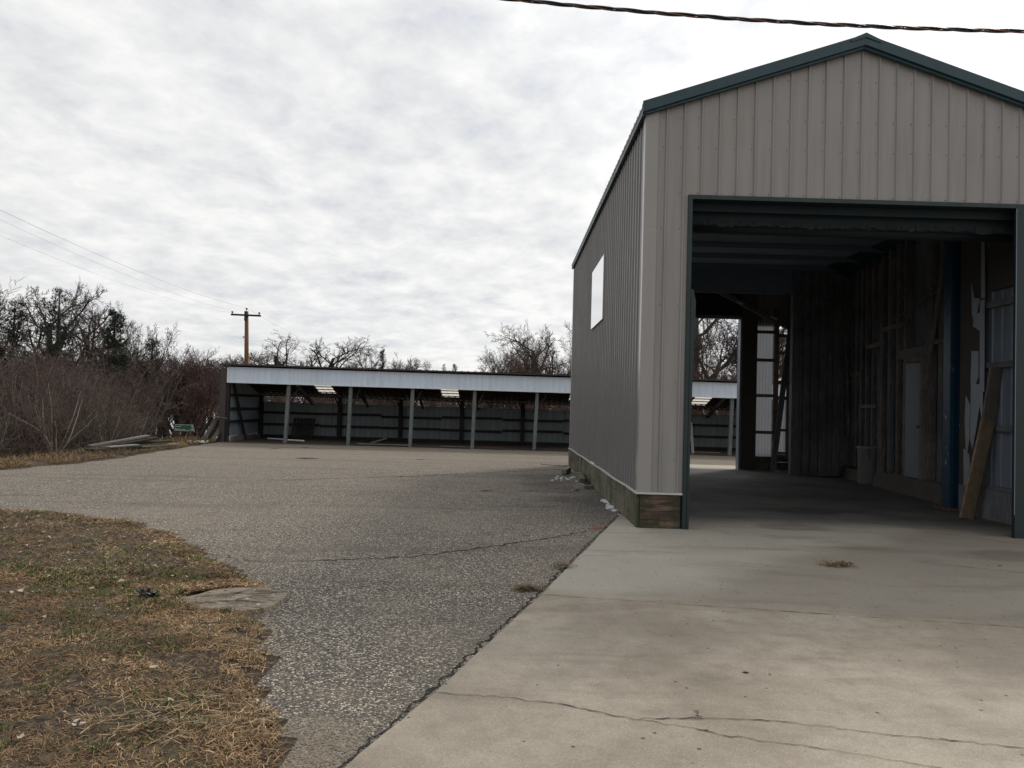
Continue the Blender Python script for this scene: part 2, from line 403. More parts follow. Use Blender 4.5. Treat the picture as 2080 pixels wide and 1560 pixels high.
pit2 = t.math('MULTIPLY', t.math('SUBTRACT', 1.0, t.range(p2, 0.07, 0.13)), t.range(pr2, 0.72, 0.76))
pits = t.math('MAXIMUM', pit, t.math('MULTIPLY', pit2, 0.7))
col = t.mix(t.math('MULTIPLY', pits, 0.92), col, (0.045, 0.04, 0.035))
gr = t.voro(fl, 210, out='Color')
col = t.mix(0.30, col, t.mix(1.0, col, t.ramp(t.sep(gr)[0], [(0, 0.45), (0.7, 1.0), (1, 1.9)]), 'MULTIPLY'))
t.put(b.inputs['Base Color'], col); b.inputs['Roughness'].default_value = 0.78
t.put(b.inputs['Roughness'], t.range(stain, 0, 1, 0.82, 0.62))
hh = t.math('SUBTRACT', t.math('ADD', t.math('MULTIPLY', a2, 0.3), t.math('MULTIPLY', a3, 0.12)), pits)
t.put(b.inputs['Normal'], t.bump(hh, 0.5, 0.004))
MT['concrete'] = m

# dry ground
m, t, b = new_mat('dead turf soil'); v = t.coord()
g1 = t.noise(v, 1.2, 6, 0.6); g2 = t.noise(v, 22, 6, 0.7); g3 = t.noise(v, 90, 3, 0.6)
col = t.mix(t.range(g2, 0.38, 0.70), (0.030, 0.022, 0.016), (0.17, 0.122, 0.078))
col = t.mix(t.range(g1, 0.45, 0.7, 0, 0.6), col, (0.10, 0.095, 0.045))
t.put(b.inputs['Base Color'], col); b.inputs['Roughness'].default_value = 0.95
t.put(b.inputs['Normal'], t.bump(t.math('ADD', g2, t.math('MULTIPLY', g3, 0.4)), 0.9, 0.03))
MT['soil'] = m
m, t, b = new_mat('dry field'); v = t.coord()
g1 = t.noise(v, 0.12, 6, 0.6); g2 = t.noise(v, 3, 7, 0.7)
col = t.mix(g2, (0.13, 0.10, 0.065), (0.34, 0.28, 0.20))
col = t.mix(t.range(g1, 0.4, 0.65, 0, 0.6), col, (0.42, 0.38, 0.31))
t.put(b.inputs['Base Color'], col); b.inputs['Roughness'].default_value = 0.95
t.put(b.inputs['Normal'], t.bump(g2, 0.8, 0.06))
MT['field'] = m
MT['dirt'] = plain('dark shed dirt', (0.06, 0.048, 0.04), 0.95, 0.4, 3, 0.9, bscale=14)
MT['gravel'] = plain('loose stones', (0.26, 0.24, 0.21), 0.85, 0.6, 16)

def tinted(name, rough=0.85, mul=0.95):
    """colour comes from each blade's own tint"""
    m, t, b = new_mat(name)
    at = t.new('ShaderNodeAttribute', attribute_name='tint')
    t.put(b.inputs['Base Color'], t.mix(1.0, at.outputs['Color'], (mul, mul, mul), 'MULTIPLY'))
    b.inputs['Roughness'].default_value = rough
    return m
MT['blades'] = tinted('dry grass blades')

def bark(name, c, var=0.5):
    m, t, b = new_mat(name); v = t.coord()
    oi = t.new('ShaderNodeObjectInfo').outputs['Random']
    n = t.noise(v, 3, 4, 0.6)
    col = t.mix(n, tuple(x * (1 - var) for x in c), tuple(x * (1 + var) for x in c))
    hv = t.range(oi, 0, 1, 0.55, 1.5)
    t.put(b.inputs['Base Color'], t.mix(1.0, col, t.comb(hv, hv, hv), 'MULTIPLY')); b.inputs['Roughness'].default_value = 0.9
    return m
MT['bark'] = bark('grey brown bark', (0.05, 0.042, 0.038))
MT['twig'] = bark('grey brown twigs', (0.085, 0.068, 0.062))
MT['twigred'] = bark('reddish twigs', (0.112, 0.070, 0.063))
MT['twigolive'] = bark('olive brown twigs', (0.108, 0.086, 0.070))
MT['twiggrey'] = bark('pale grey twigs', (0.26, 0.235, 0.205))
MT['twigbrown'] = bark('warm brown twigs', (0.105, 0.078, 0.068))
MT['needle'] = bark('dark pine needles', (0.034, 0.046, 0.034), 0.5)

# ================================================================== SETTING
def hgt(x, y):
    s = lambda t: max(0.0, min(1.0, t)) ** 2 * (3 - 2 * max(0.0, min(1.0, t)))
    h = -0.04 - 1.45 * s((-x - 11.4) / 8.0) * s((y + 5) / 15) - 0.9 * s((y - 33.5) / 12.0) * (1 - s((-x - 11.4) / 8.0))
    if x < -10.2: h += 0.05 * mnoise.noise(Vector((x * 0.6, y * 0.6, 0)))
    return h
def terrain():
    xs = sorted(set([-900, -500, -300, -200, -150, -110, -80] + [-60 + 2 * i for i in range(20)] + [-20 + 0.7 * i for i in range(17)] + list(range(-8, 40, 4)) + [50, 80, 120, 200, 400, 900]))
    ys = sorted(set([-400, -100, -40, -20] + list(range(-10, 50, 2)) + list(range(50, 130, 6)) + [150, 200, 300, 500, 900, 1800]))
    m_ = MB(); nx = len(xs)
    for y in ys:
        for x in xs: m_.v.append((x, y, hgt(x, y)))
    for j in range(len(ys) - 1):
        for i in range(nx - 1):
            a = j * nx + i; m_.f.append((a, a + 1, a + nx + 1, a + nx))
    return struct(m_.build('ground', MT['field'], smooth=True))
terrain()

# ---- asphalt lot
def ragged(pts, amp=0.05, step=0.25, seed=1):
    out = []
    for i in range(len(pts) - 1):
        a = Vector(pts[i]); b_ = Vector(pts[i + 1]); n = max(1, int((b_ - a).length / step))
        nrm = Vector((-(b_ - a).y, (b_ - a).x)).normalized()
        for k in range(n):
            p = a.lerp(b_, k / n)
            off = mnoise.noise(Vector((p.x * 1.9, p.y * 1.9, seed))) * amp * 1.6 + mnoise.noise(Vector((p.x * 6, p.y * 6, seed + 5))) * amp * 0.8
            if 0 < k or i > 0: p = p + nrm * off
            out.append((p.x, p.y))
    out.append(tuple(pts[-1])); return out
lot_edge = ragged([(-40, 16.5), (-20, 14.6), (-13, 14.2), (-9.9, 15.3), (-9.6, 17.3), (-9.55, 19.4), (-9.85, 22.1), (-10.1, 25.1), (-10.35, 28.3)], 0.10, 0.3, 3)
lot = [(-40, -14)] + lot_edge[::1] + [(14.5, 28.3), (14.5, -14)]
lot = list(reversed(lot))
def poly_mesh(poly, z, m_=None):
    m_ = m_ or MB(); m_.add([(x, y, z) for x, y in poly], [tuple(range(len(poly)))]); return m_
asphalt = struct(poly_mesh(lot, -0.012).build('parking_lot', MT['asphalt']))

# ---- concrete slab (stands 0 .. proud of the asphalt) : drive in front, floor inside, apron behind
slab_edge = ragged([(-2.2, -1.8), (-0.95, 2.2), (-0.63, 3.21), (-0.34, 4.08), (0.31, 6.24), (1.83, 11.73)], 0.010, 0.12, 9)
slab_poly = slab_edge + [(1.83, 22.35), (9.6, 22.35), (9.6, 10.4), (14.5, 10.4), (14.5, -1.8)]
sm = MB(); n_ = len(slab_poly)
sm.add([(x, y, 0.0) for x, y in slab_poly] + [(x, y, -0.12) for x, y in slab_poly],
       [tuple(reversed(range(n_)))] + [(i, (i + 1) % n_, n_ + (i + 1) % n_, n_ + i) for i in range(n_)])
slab = struct(sm.build('driveway', MT['concrete']))

def ribbon(pts, w, z, seed=0, jag=0.012, step=0.05, taper=True):
    """thin irregular crack strip lying on the ground"""
    P_ = []
    for i in range(len(pts) - 1):
        a = Vector(pts[i]); b_ = Vector(pts[i + 1]); n = max(1, int((b_ - a).length / step))
        for k in range(n): P_.append(a.lerp(b_, k / n))
    P_.append(Vector(pts[-1])); m_ = MB(); L, Rr = [], []
    for i, p in enumerate(P_):
        d = (P_[min(i + 1, len(P_) - 1)] - P_[max(i - 1, 0)]).normalized(); nrm = Vector((-d.y, d.x))
        o = mnoise.noise(Vector((i * 0.35, seed, 0))) * jag * 2 + mnoise.noise(Vector((i * 1.1, seed, 3))) * jag
        ww = w * (0.45 + 0.9 * abs(mnoise.noise(Vector((i * 0.25, seed, 7)))) * 2)
        if taper: ww *= min(1, (len(P_) - i) / 8)
        c = p + nrm * o
        L.append((c.x + nrm.x * ww / 2, c.y + nrm.y * ww / 2, z)); Rr.append((c.x - nrm.x * ww / 2, c.y - nrm.y * ww / 2, z))
    n = len(L); m_.add(L + Rr, [(i, n + i, n + i + 1, i + 1) for i in range(n - 1)]); return m_
ribbon([(0.31, 6.24), (1.5, 6.03), (3.81, 5.64), (7, 5.1), (9.2, 4.7)], 0.006, 0.004, 1, 0.005).build('expansion_joint', MT['crack'], slab)
ribbon([(2.36, 10.85), (5.0, 10.9), (7.4, 10.95)], 0.012, 0.004, 2, 0.003).build('expansion_joint', MT['crack'], slab)
ribbon([(-0.34, 4.06), (-0.05, 4.03), (0.29, 3.96), (0.48, 3.86), (0.68, 3.78), (0.95, 3.82), (1.34, 3.81), (1.9, 3.67), (2.42, 3.57), (3.4, 3.35)], 0.007, 0.004, 3, 0.016, 0.03).build('crack', MT['crack'], slab)
ribbon([(0.68, 3.78), (0.86, 3.72), (1.11, 3.6), (1.5, 3.5), (1.88, 3.35), (2.6, 3.0)], 0.0055, 0.004, 4, 0.014, 0.03).build('crack', MT['crack'], slab)
ribbon([(2.40, 10.0), (2.75, 9.9), (2.86, 9.62), (2.78, 9.5)], 0.012, 0.004, 5, 0.03).build('crack', MT['crack'], slab)
ribbon([(5.6, 10.3), (6.2, 9.6), (6.9, 9.0), (7.6, 8.7)], 0.014, 0.004, 6, 0.02).build('crack', MT['crack'], slab)
ribbon([(4.3, 8.1), (5.3, 7.6), (5.6, 7.1)], 0.008, 0.004, 16, 0.02).build('crack', MT['crack'], slab)
ribbon([(-1.97, 7.33), (-0.9, 7.7), (-0.13, 8.39), (0.6, 9.1), (1.3, 9.95)], 0.024, -0.008, 7, 0.03).build('crack', MT['crack'], asphalt)
ribbon([(1.4, 19.3), (0.2, 18.3), (-1.9, 16.4), (-4.6, 14.6)], 0.05, -0.008, 8, 0.06).build('crack', MT['crack'], asphalt)
ribbon([(-2.9, 7.6), (-2.3, 7.25), (-1.9, 7.33)], 0.012, -0.008, 17, 0.03).build('crack', MT['crack'], asphalt)
ribbon([(-0.98, 2.0), (-0.66, 3.21), (-0.38, 4.08), (0.27, 6.24), (1.79, 11.73)], 0.020, -0.006, 18, 0.022, 0.035, False).build('crack', MT['crack'], asphalt)
# small oily blots
def blot(x, y, r, seed, z, par):
    m_ = MB(); n = 18
    pts = []
    for k in range(n):
        a = 2 * math.pi * k / n; rr = r * (0.7 + 0.6 * abs(mnoise.noise(Vector((math.cos(a) * 1.5, math.sin(a) * 1.5, seed)))))
        pts.append((x + rr * 1.5 * math.cos(a), y + rr * math.sin(a), z))
    m_.add(pts, [tuple(range(n))]); m_.build('tar_stain', MT['crack'], par)
for i, (x, y, r_) in enumerate([(1.42, 4.50, 0.014), (5.15, 8.0, 0.02)]): blot(x, y, r_, i, 0.004, slab)
for i, (x, y, r_) in enumerate([(-5.4, 20.7, 0.22), (-0.35, 13.9, 0.09), (-7.4, 24.5, 0.12), (-6.7, 25.6, 0.12), (-2.4, 21.4, 0.10), (4.5, 24.0, 0.15)]): blot(x, y, r_, i + 9, -0.008, asphalt)

# ---- lawn in the lower left corner
lawn_b = [(-0.85, 1.0), (-0.93, 3.2), (-0.97, 3.5), (-1.06, 3.75), (-1.19, 4.06), (-1.36, 4.6), (-1.65, 5.5), (-1.68, 5.99), (-1.96, 6.29), (-2.3, 6.81), (-2.71, 7.3), (-3.5, 8.41), (-4.39, 9.25), (-5.44, 9.76), (-6.47, 9.95), (-9, 10.1), (-14, 9.6), (-22, 8.5)]
lawn_poly = [(-22, -6), (-1.2, -6)] + ragged(lawn_b, 0.09, 0.12, 5)
def inside(px, py, poly):
    px = np.asarray(px); py = np.asarray(py); c = np.zeros(px.shape, bool); n = len(poly); j = n - 1
    for i in range(n):
        xi, yi = poly[i]; xj, yj = poly[j]
        hit = ((yi > py) != (yj > py)) & (px < (xj - xi) * (py - yi) / (yj - yi + 1e-12) + xi); c ^= hit; j = i
    return c
def edge_dist(px, py, poly):
    d = np.full(px.shape, 1e9)
    for i in range(len(poly)):
        a = np.array(poly[i]); b_ = np.array(poly[(i + 1) % len(poly)]); ab = b_ - a
        t_ = np.clip(((px - a[0]) * ab[0] + (py - a[1]) * ab[1]) / (ab @ ab + 1e-12), 0, 1)
        d = np.minimum(d, np.hypot(px - a[0] - t_ * ab[0], py - a[1] - t_ * ab[1]))
    return d
def vn(x, y, s, seed=0):          # cheap smooth value noise for arrays
    x = x * s + seed * 17.3; y = y * s + seed * 9.1
    xi = np.floor(x).astype(int); yi = np.floor(y).astype(int); fx_ = x - xi; fy_ = y - yi
    fx_ = fx_ * fx_ * (3 - 2 * fx_); fy_ = fy_ * fy_ * (3 - 2 * fy_)
    def hsh(a, b_):
        v_ = np.sin(a * 127.1 + b_ * 311.7 + seed * 74.7) * 43758.5453; return v_ - np.floor(v_)
    return (hsh(xi, yi) * (1 - fx_) + hsh(xi + 1, yi) * fx_) * (1 - fy_) + (hsh(xi, yi + 1) * (1 - fx_) + hsh(xi + 1, yi + 1) * fx_) * fy_
def lawn():
    m_ = MB(); st_ = 0.10
    xs = np.arange(-14, -0.4, st_); ys = np.arange(-1, 10.4, st_)
    GX, GY = np.meshgrid(xs, ys); ins = inside(GX + st_ / 2, GY + st_ / 2, lawn_poly); ed = edge_dist(GX, GY, lawn_poly)
    Zs = np.where(inside(GX, GY, lawn_poly), np.clip(ed, 0, 0.3) / 0.3, 0) * 0.035 - 0.006 + (vn(GX, GY, 2.5, 1) - 0.5) * 0.03 * np.clip(ed / 0.4, 0, 1) + (vn(GX, GY, 8, 2) - 0.5) * 0.012 * np.clip(ed / 0.2, 0, 1)
    Zs = Zs - 0.045 * np.clip(1.35 - np.sqrt(((GX + 1.93) / 0.50) ** 2 + ((GY - 5.82) / 0.50) ** 2), 0, 0.35) / 0.35
    idx = {}
    for j in range(len(ys) - 1):
        for i in range(len(xs) - 1):
            if ins[j, i]:
                q = []
                for a, b_ in ((i, j), (i + 1, j), (i + 1, j + 1), (i, j + 1)):
                    if (a, b_) not in idx: idx[(a, b_)] = len(m_.v); m_.v.append((xs[a], ys[b_], Zs[b_, a]))
                    q.append(idx[(a, b_)])
                m_.f.append(tuple(q))
    return struct(m_.build('lawn_soil', MT['soil'], smooth=True))
lawn()

TINTS = np.array([(0.17, 0.115, 0.065), (0.24, 0.165, 0.095), (0.33, 0.245, 0.145), (0.44, 0.34, 0.215), (0.105, 0.07, 0.043), (0.075, 0.105, 0.032), (0.055, 0.085, 0.022)])
def blades(name, px, py, pz, length, width, tilt, tints, parent=None, curl=0.35):
    """many bent two-segment blades in one mesh; tilt 0 = lying, 1 = upright"""
    n = len(px); a = RNG.uniform(0, 2 * np.pi, n); el = tilt
    dx = np.cos(a) * np.cos(el); dy = np.sin(a) * np.cos(el); dz = np.sin(el)
    nx_, ny_ = -np.sin(a), np.cos(a); b0 = np.stack([px, py, pz], 1)
    mid = b0 + np.stack([dx, dy, dz], 1) * (length * 0.55)[:, None]
    el2 = el - curl * RNG.uniform(0.3, 1.5, n); a2 = a + RNG.normal(0, 0.35, n)
    tip = mid + np.stack([np.cos(a2) * np.cos(el2), np.sin(a2) * np.cos(el2), np.sin(el2)], 1) * (length * 0.45)[:, None]
    tip[:, 2] = np.maximum(tip[:, 2], pz + 0.001)
    side_ = np.stack([nx_, ny_, RNG.normal(0, 0.4, n)], 1) * (width / 2)[:, None]
    V_ = np.stack([b0 - side_, b0 + side_, mid - side_ * 0.8, mid + side_ * 0.8, tip], 1).reshape(-1, 3)
    o = np.arange(n)[:, None] * 5
    quads = np.hstack([o, o + 1, o + 3, o + 2]); tris = np.hstack([o + 2, o + 3, o + 4])
    me = bpy.data.meshes.new(name); me.vertices.add(n * 5); me.vertices.foreach_set('co', V_.ravel().astype(np.float32))
    li = np.concatenate([quads.ravel(), tris.ravel()]); me.loops.add(len(li)); me.loops.foreach_set('vertex_index', li.astype(np.int32))
    me.polygons.add(2 * n); starts = np.concatenate([np.arange(n) * 4, n * 4 + np.arange(n) * 3])
    me.polygons.foreach_set('loop_start', starts.astype(np.int32)); me.update(calc_edges=True)
    at = me.color_attributes.new('tint', 'FLOAT_COLOR', 'POINT')
    c = np.ones((n, 5, 4)); c[:, :, :3] = tints[:, None, :]
    at.data.foreach_set('color', c.ravel().astype(np.float32))
    me.materials.append(MT['blades'])
    ob = bpy.data.objects.new(name, me); COL.objects.link(ob)
    if parent is not None: ob.parent = parent
    return ob

def make_lawn_grass():
    # density falls with distance so near blades are resolved
    pts = []
    for (n, x0, x1, y0, y1) in ((300000, -4.6, -0.5, 2.6, 6.6), (170000, -8.2, -1.6, 6.0, 10.2), (9000, -13, -6, 2, 10.2)):
        x = RNG.uniform(x0, x1, n); y = RNG.uniform(y0, y1, n); k = inside(x, y, lawn_poly)
        x, y = x[k], y[k]
        k = (np.abs(x) < y * 0.80 + 1.2)
        pts.append(np.stack([x[k], y[k]], 1))
    p = np.concatenate(pts); x, y = p[:, 0], p[:, 1]
    ed = edge_dist(x, y, lawn_poly)
    bare = vn(x, y, 1.6, 3) * 0.6 + vn(x, y, 5, 4) * 0.4
    keep = (bare > 0.16 + 0.24 * RNG.random(len(x))) & (RNG.random(len(x)) < np.clip(0.25 + ed / 0.25, 0, 1))
    # bare patch round the concrete fragment
    keep &= vn(x, y, 10.0, 41) > 0.20 + 0.15 * RNG.random(len(x))
    keep &= ~(((x + 1.93) / 0.46) ** 2 + ((y - 5.82) / 0.36) ** 2 < 1)
    x, y, ed = x[keep], y[keep], ed[keep]; n = len(x)
    grn = vn(x, y, 1.1, 6) * 0.5 + vn(x, y, 4.0, 7) * 0.5
    isg = (grn > 0.64) & (RNG.random(n) < 0.24) | (RNG.random(n) < 0.02)
    tone = np.clip(vn(x, y, 2.2, 8) * 0.55 + RNG.random(n) ** 1.3 * 0.62 - 0.05, 0, 0.999)
    ti = np.array([4, 0, 0, 1, 1, 2, 3])[(tone * 7).astype(int)]
    ti = np.where(isg, np.where(RNG.random(n) < 0.5, 5, 6), ti)
    T_ = TINTS[ti] * RNG.uniform(0.6, 1.8, (n, 1)) * np.array([[1.07, 1.0, 0.95]]) * (0.62 + 0.62 * vn(x, y, 7.0, 31))[:, None]
    L_ = RNG.uniform(0.018, 0.065, n) * np.where(isg, 0.8, 1.0)
    tl = np.where(isg, RNG.uniform(0.5, 1.25, n), RNG.uniform(-0.05, 0.55, n) ** 1.0)
    W_ = RNG.uniform(0.0024, 0.0052, n) * np.where(y > 6, 1.5, 1.0)
    z = 0.016 + (vn(x, y, 2.5, 1) - 0.5) * 0.03 * np.clip(ed / 0.4, 0, 1) + RNG.uniform(0, 0.014, n)
    g = blades('dead_grass', x, y, z * np.clip(ed / 0.15, 0.2, 1), L_, W_, tl, T_); g['kind'] = 'stuff'
    # upright tufts standing above the mat
    cx = RNG.uniform(-7, -0.9, 520); cy = RNG.uniform(2.8, 9.6, 520); k = inside(cx, cy, lawn_poly) & (vn(cx, cy, 1.4, 51) > 0.42); cx, cy = cx[k], cy[k]
    nb = 46; x = np.repeat(cx, nb) + RNG.normal(0, 0.022, len(cx) * nb); y = np.repeat(cy, nb) + RNG.normal(0, 0.022, len(cx) * nb); n = len(x)
    tg_ = np.repeat(RNG.random(len(cx)) < 0.38, nb); base_c = np.where(tg_[:, None], np.array([[0.085, 0.12, 0.04]]), np.array([[0.30, 0.215, 0.125]]))
    tf = blades('grass_tufts', x, y, np.full(n, 0.02), RNG.uniform(0.03, 0.085, n), RNG.uniform(0.0022, 0.0042, n), RNG.uniform(0.4, 1.35, n), base_c * RNG.uniform(0.5, 1.5, (n, 1)))
    tf['kind'] = 'stuff'
    # long pale straw wisps
    n = 1500; x = RNG.uniform(-6, -0.7, n); y = RNG.uniform(2.8, 9, n); k = inside(x, y, lawn_poly) & (vn(x, y, 1.3, 11) > 0.50); x, y = x[k], y[k]
    cx = RNG.normal(-1.38, 0.26, 420); cy = RNG.normal(3.62, 0.17, 420); k = inside(cx, cy, lawn_poly); x = np.concatenate([x, cx[k]]); y = np.concatenate([y, cy[k]])
    cx = RNG.normal(-1.55, 0.14, 130); cy = RNG.normal(4.75, 0.12, 130); x = np.concatenate([x, cx]); y = np.concatenate([y, cy])
    n = len(x); s_ = blades('straw', x, y, np.full(n, 0.035) + RNG.uniform(0, 0.02, n), RNG.uniform(0.04, 0.13, n), RNG.uniform(0.002, 0.0042, n), RNG.uniform(-0.02, 0.2, n), np.array([(0.40, 0.30, 0.185)]) * RNG.uniform(0.6, 1.25, (n, 1)), curl=0.1)
    s_['kind'] = 'stuff'
    # fallen leaves, pale and curled
    n = 320; x = RNG.uniform(-6, -0.8, n); y = RNG.uniform(2.8, 9.8, n); k = inside(x, y, lawn_poly); x, y = x[k], y[k]
    m_ = MB()
    for a, b_ in zip(x, y):
        r_ = random.uniform(0.008, 0.026); th = random.uniform(0, 6.28); q = []
        for (u, v_) in ((-1, 0), (-0.3, 0.6), (0.7, 0.45), (1.2, 0), (0.5, -0.5), (-0.4, -0.55)):
            q.append((a + r_ * (u * math.cos(th) - v_ * math.sin(th)), b_ + r_ * (u * math.sin(th) + v_ * math.cos(th)), 0.05 + random.uniform(-0.3, 0.6) * r_))
        m_.add(q, [(0, 1, 2, 3, 4, 5)])
    lf = m_.build('fallen_leaves', plain('dead leaves', (0.42, 0.36, 0.29), 0.7, 0.3, 9)); lf['kind'] = 'stuff'
make_lawn_grass()

# verge of dead grass along the left edge of the lot
def verge():
    m_ = MB(); e = lot_edge
    ring = [(x, y) for x, y in e if y > 14 and x > -14]
    for i in range(len(ring) - 1):
        (x0, y0), (x1, y1) = ring[i], ring[i + 1]
        b0 = len(m_.v)
        for (x, y) in ((x0, y0), (x1, y1)):
            for k, (dx, z) in enumerate(((0.03, -0.012), (-0.12, 0.035), (-0.6, 0.06), (-1.4, 0.02), (-2.6, -0.16))):
                m_.v.append((x + dx, y + (0.5 * abs(dx) if y < 15.3 else 0), z + 0.03 * mnoise.noise(Vector((x * 2 + k, y * 2, 1)))))
        for k in range(4): m_.f.append((b0 + k, b0 + 5 + k, b0 + 6 + k, b0 + 1 + k))
    struct(m_.build('grass_verge', MT['soil'], smooth=True))
    n = 30000; t_ = RNG.random(n); i = RNG.integers(0, len(ring) - 1, n); A_ = np.array(ring)
    bx = A_[i] * (1 - t_[:, None]) + A_[i + 1] * t_[:, None]; off = RNG.random(n) ** 1.3 * 2.3
    x = bx[:, 0] - off - 0.02 * RNG.random(n); y = bx[:, 1] + np.where(bx[:, 1] < 15.3, off * 0.5, 0)
    k = vn(x, y, 1.4, 21) > 0.22; x, y, off = x[k], y[k], off[k]; n = len(x)
    gold = vn(x, y, 0.5, 5) + (y < 17) * 0.35
    T_ = np.where((gold > 0.6)[:, None], np.array([[0.27, 0.185, 0.095]]), np.array([[0.18, 0.135, 0.085]])) * RNG.uniform(0.55, 1.35, (n, 1))
    z = np.where(off < 0.6, 0.04, np.where(off < 1.4, 0.03, -0.08))
    g = blades('verge_grass', x, y, z, RNG.uniform(0.05, 0.20, n) * np.where(off > 0.3, 1.2, 0.7), RNG.uniform(0.006, 0.012, n), RNG.uniform(0.1, 1.3, n), T_)
    g['kind'] = 'stuff'
verge()

# loose stones on the asphalt margin and slab edge
def stones():
    m_ = MB(); pts = []
    for _ in range(2600):
        t_ = random.random(); y = 3.0 + 8.5 * t_ ** 1.4; x = -0.70 + (y - 3.0) * 0.283 - random.expovariate(14) + 0.015
        pts.append((x, y, random.uniform(0.003, 0.009)))
    for _ in range(1300):
        i = random.randrange(3, 16); (x0, y0), (x1, y1) = lawn_b[i - 1], lawn_b[i]; q = random.random()
        pts.append((x0 + (x1 - x0) * q + random.gauss(0.10, 0.12), y0 + (y1 - y0) * q + random.gauss(0.03, 0.08), random.uniform(0.003, 0.009)))
    for _ in range(350): pts.append((random.uniform(1.0, 1.8), random.uniform(11.0, 19.0), random.uniform(0.006, 0.02)))
    for _ in range(500): pts.append((random.gauss(-0.92, 0.10), random.uniform(2.6, 3.7), random.uniform(0.003, 0.008)))
    for _ in range(260):
        pts.append((random.uniform(2.2, 7), random.uniform(5, 9.8), random.uniform(0.0025, 0.006)))
    for (x, y, r_) in pts:
        z0 = -0.012 if x < 1.9 else 0.0
        if x > -0.66 + (y - 3.0) * 0.283 and x < 1.9 and y < 11.5: z0 = 0.0
        z0 += r_ * 0.35; th = random.uniform(0, 6.28); ca, sa = math.cos(th), math.sin(th); q = []
        for (u, v_, w_) in ((1, 0, 0), (0, 0.8, 0), (-1, 0, 0), (0, -0.8, 0), (0, 0, 0.7), (0, 0, -0.5)):
            k = random.uniform(0.75, 1.2) * r_; q.append((x + k * (u * ca - v_ * sa), y + k * (u * sa + v_ * ca), z0 + k * w_))
        m_.add(q, [(0, 1, 4), (1, 2, 4), (2, 3, 4), (3, 0, 4), (1, 0, 5), (2, 1, 5), (3, 2, 5), (0, 3, 5)])
    o = m_.build('loose_gravel', MT['gravel']); o['kind'] = 'stuff'
stones()

# open water glimpsed low between the trunks far left
wm = MB(); wm.add([(-95, 62, -1.40), (-19, 62, -1.40), (-24, 120, -1.40), (-140, 120, -1.40)], [(0, 1, 2, 3)])
struct(wm.build('water', MT['water']))

# ================================================================== MAIN BUILDING
BX0, BX1, BY0, BY1 = 1.72, 9.05, 9.94, 21.0       # outer faces
RX, RZ, EZ = 4.52, 6.44, 5.50                     # ridge x, height at ridge and at the left eave
SL = (RZ - EZ) / (RX - BX0)
barn = thing('pole_barn', (4.5, 9.94, 0), 'tall taupe ribbed steel drive-through building with dark green trim and an open doorway', 'building')
def roofz(x): return RZ - abs(x - RX) * SL

def ribbed(x0, x1, zb, zt, plane, at, out, rib=0.232, phase=0.0, h=0.019, lapz=None):
    """vertical ribbed sheet; plane 'x' runs along X at y=at, plane 'y' runs along Y at x=at; out = outward sign"""
    prof = []
    k = math.floor((x0 - phase) / rib) - 1
    while phase + k * rib < x1 + rib:
        c = phase + k * rib
        for d, hh in ((-0.020, 0), (-0.009, h), (0.009, h), (0.020, 0)): prof.append((c + d, hh))
        for q in ():
            for d, hh in ((-0.012, 0), (0, h * 0.16), (0.012, 0)): prof.append((c + q + d, hh))
        k += 1
    prof = [p for p in prof if x0 < p[0] < x1]
    prof = [(x0, 0)] + prof + [(x1, 0)]
    m_ = MB(); n = len(prof)
    for z_ in (zb, zt):
        for (a, hh) in prof:
            z = z_(a) if callable(z_) else z_
            m_.v.append((a, at + out * hh, z) if plane == 'x' else (at + out * hh, a, z))
    for i in range(n - 1): m_.f.append((i, i + 1, n + i + 1, n + i))
    return m_
def join(*ms):
    o = MB()
    for q in ms: o.add(q.v, q.f)
    return o
OX0, OX1, OZ = 2.33, 6.56, 4.33                   # front doorway
PH = RX + 0.01
front = join(ribbed(BX0 + 0.10, OX0 - 0.055, 0.46, lambda x: roofz(x) - 0.05, 'x', BY0, -1, phase=PH),
             ribbed(OX0 - 0.055, OX1 + 0.16, OZ + 0.01, lambda x: roofz(x) - 0.05, 'x', BY0, -1, phase=PH),
             ribbed(OX1 + 0.16, BX1, 0.46, lambda x: roofz(x) - 0.05, 'x', BY0, -1, phase=PH))
front.build('front_wall', MT['siding'], barn)
ribbed(BY0 + 0.10, BY1, 0.46, EZ - 0.03, 'y', BX0, -1, rib=0.2286, phase=BY0 + 0.2).build('side_wall', MT['siding_shaded'], barn)
ribbed(BY0 + 0.02, BY1, 0.46, roofz(BX1) - 0.03, 'y', BX1, 1, rib=0.2286, phase=BY0 + 0.2).build('side_wall', MT['siding_shaded'], barn)
# rear wall round the far doorway
RO0, RO1, ROZ = 2.2, 6.27, 4.12
rear = join(ribbed(BX0, RO0, 0.3, lambda x: roofz(x) - 0.05, 'x', BY1, 1), ribbed(RO0, RO1, ROZ, lambda x: roofz(x) - 0.05, 'x', BY1, 1),
            ribbed(RO1, 6.78, 0.3, lambda x: roofz(x) - 0.05, 'x', BY1, 1), ribbed(6.78, 7.60, 3.95, lambda x: roofz(x) - 0.05, 'x', BY1, 1),
            ribbed(7.60, BX1, 0.3, lambda x: roofz(x) - 0.05, 'x', BY1, 1))
rear.build('rear_wall', MT['siding'], barn)

# screws in rows on the front
sc_ = MB()
for zr in (5.90, 5.36, 4.97, 4.375, 3.9, 2.9, 1.9, 0.9):
    k0 = -12
    for k in range(-13, 22):
        x = PH + k * 0.232 - 0.045
        if x < BX0 + 0.17 or x > BX1: continue
        if zr > roofz(x) - 0.15 or (zr < 4.3 and OX0 - 0.1 < x < OX1 + 0.2): continue
        sc_.box(x - 0.0045, x + 0.0045, BY0 - 0.006, BY0 - 0.001, zr - 0.0045 - 0.004 * (k % 3), zr + 0.0045 - 0.004 * (k % 3))
sc_.build('screws', MT['screw'], barn)['kind'] = 'stuff'

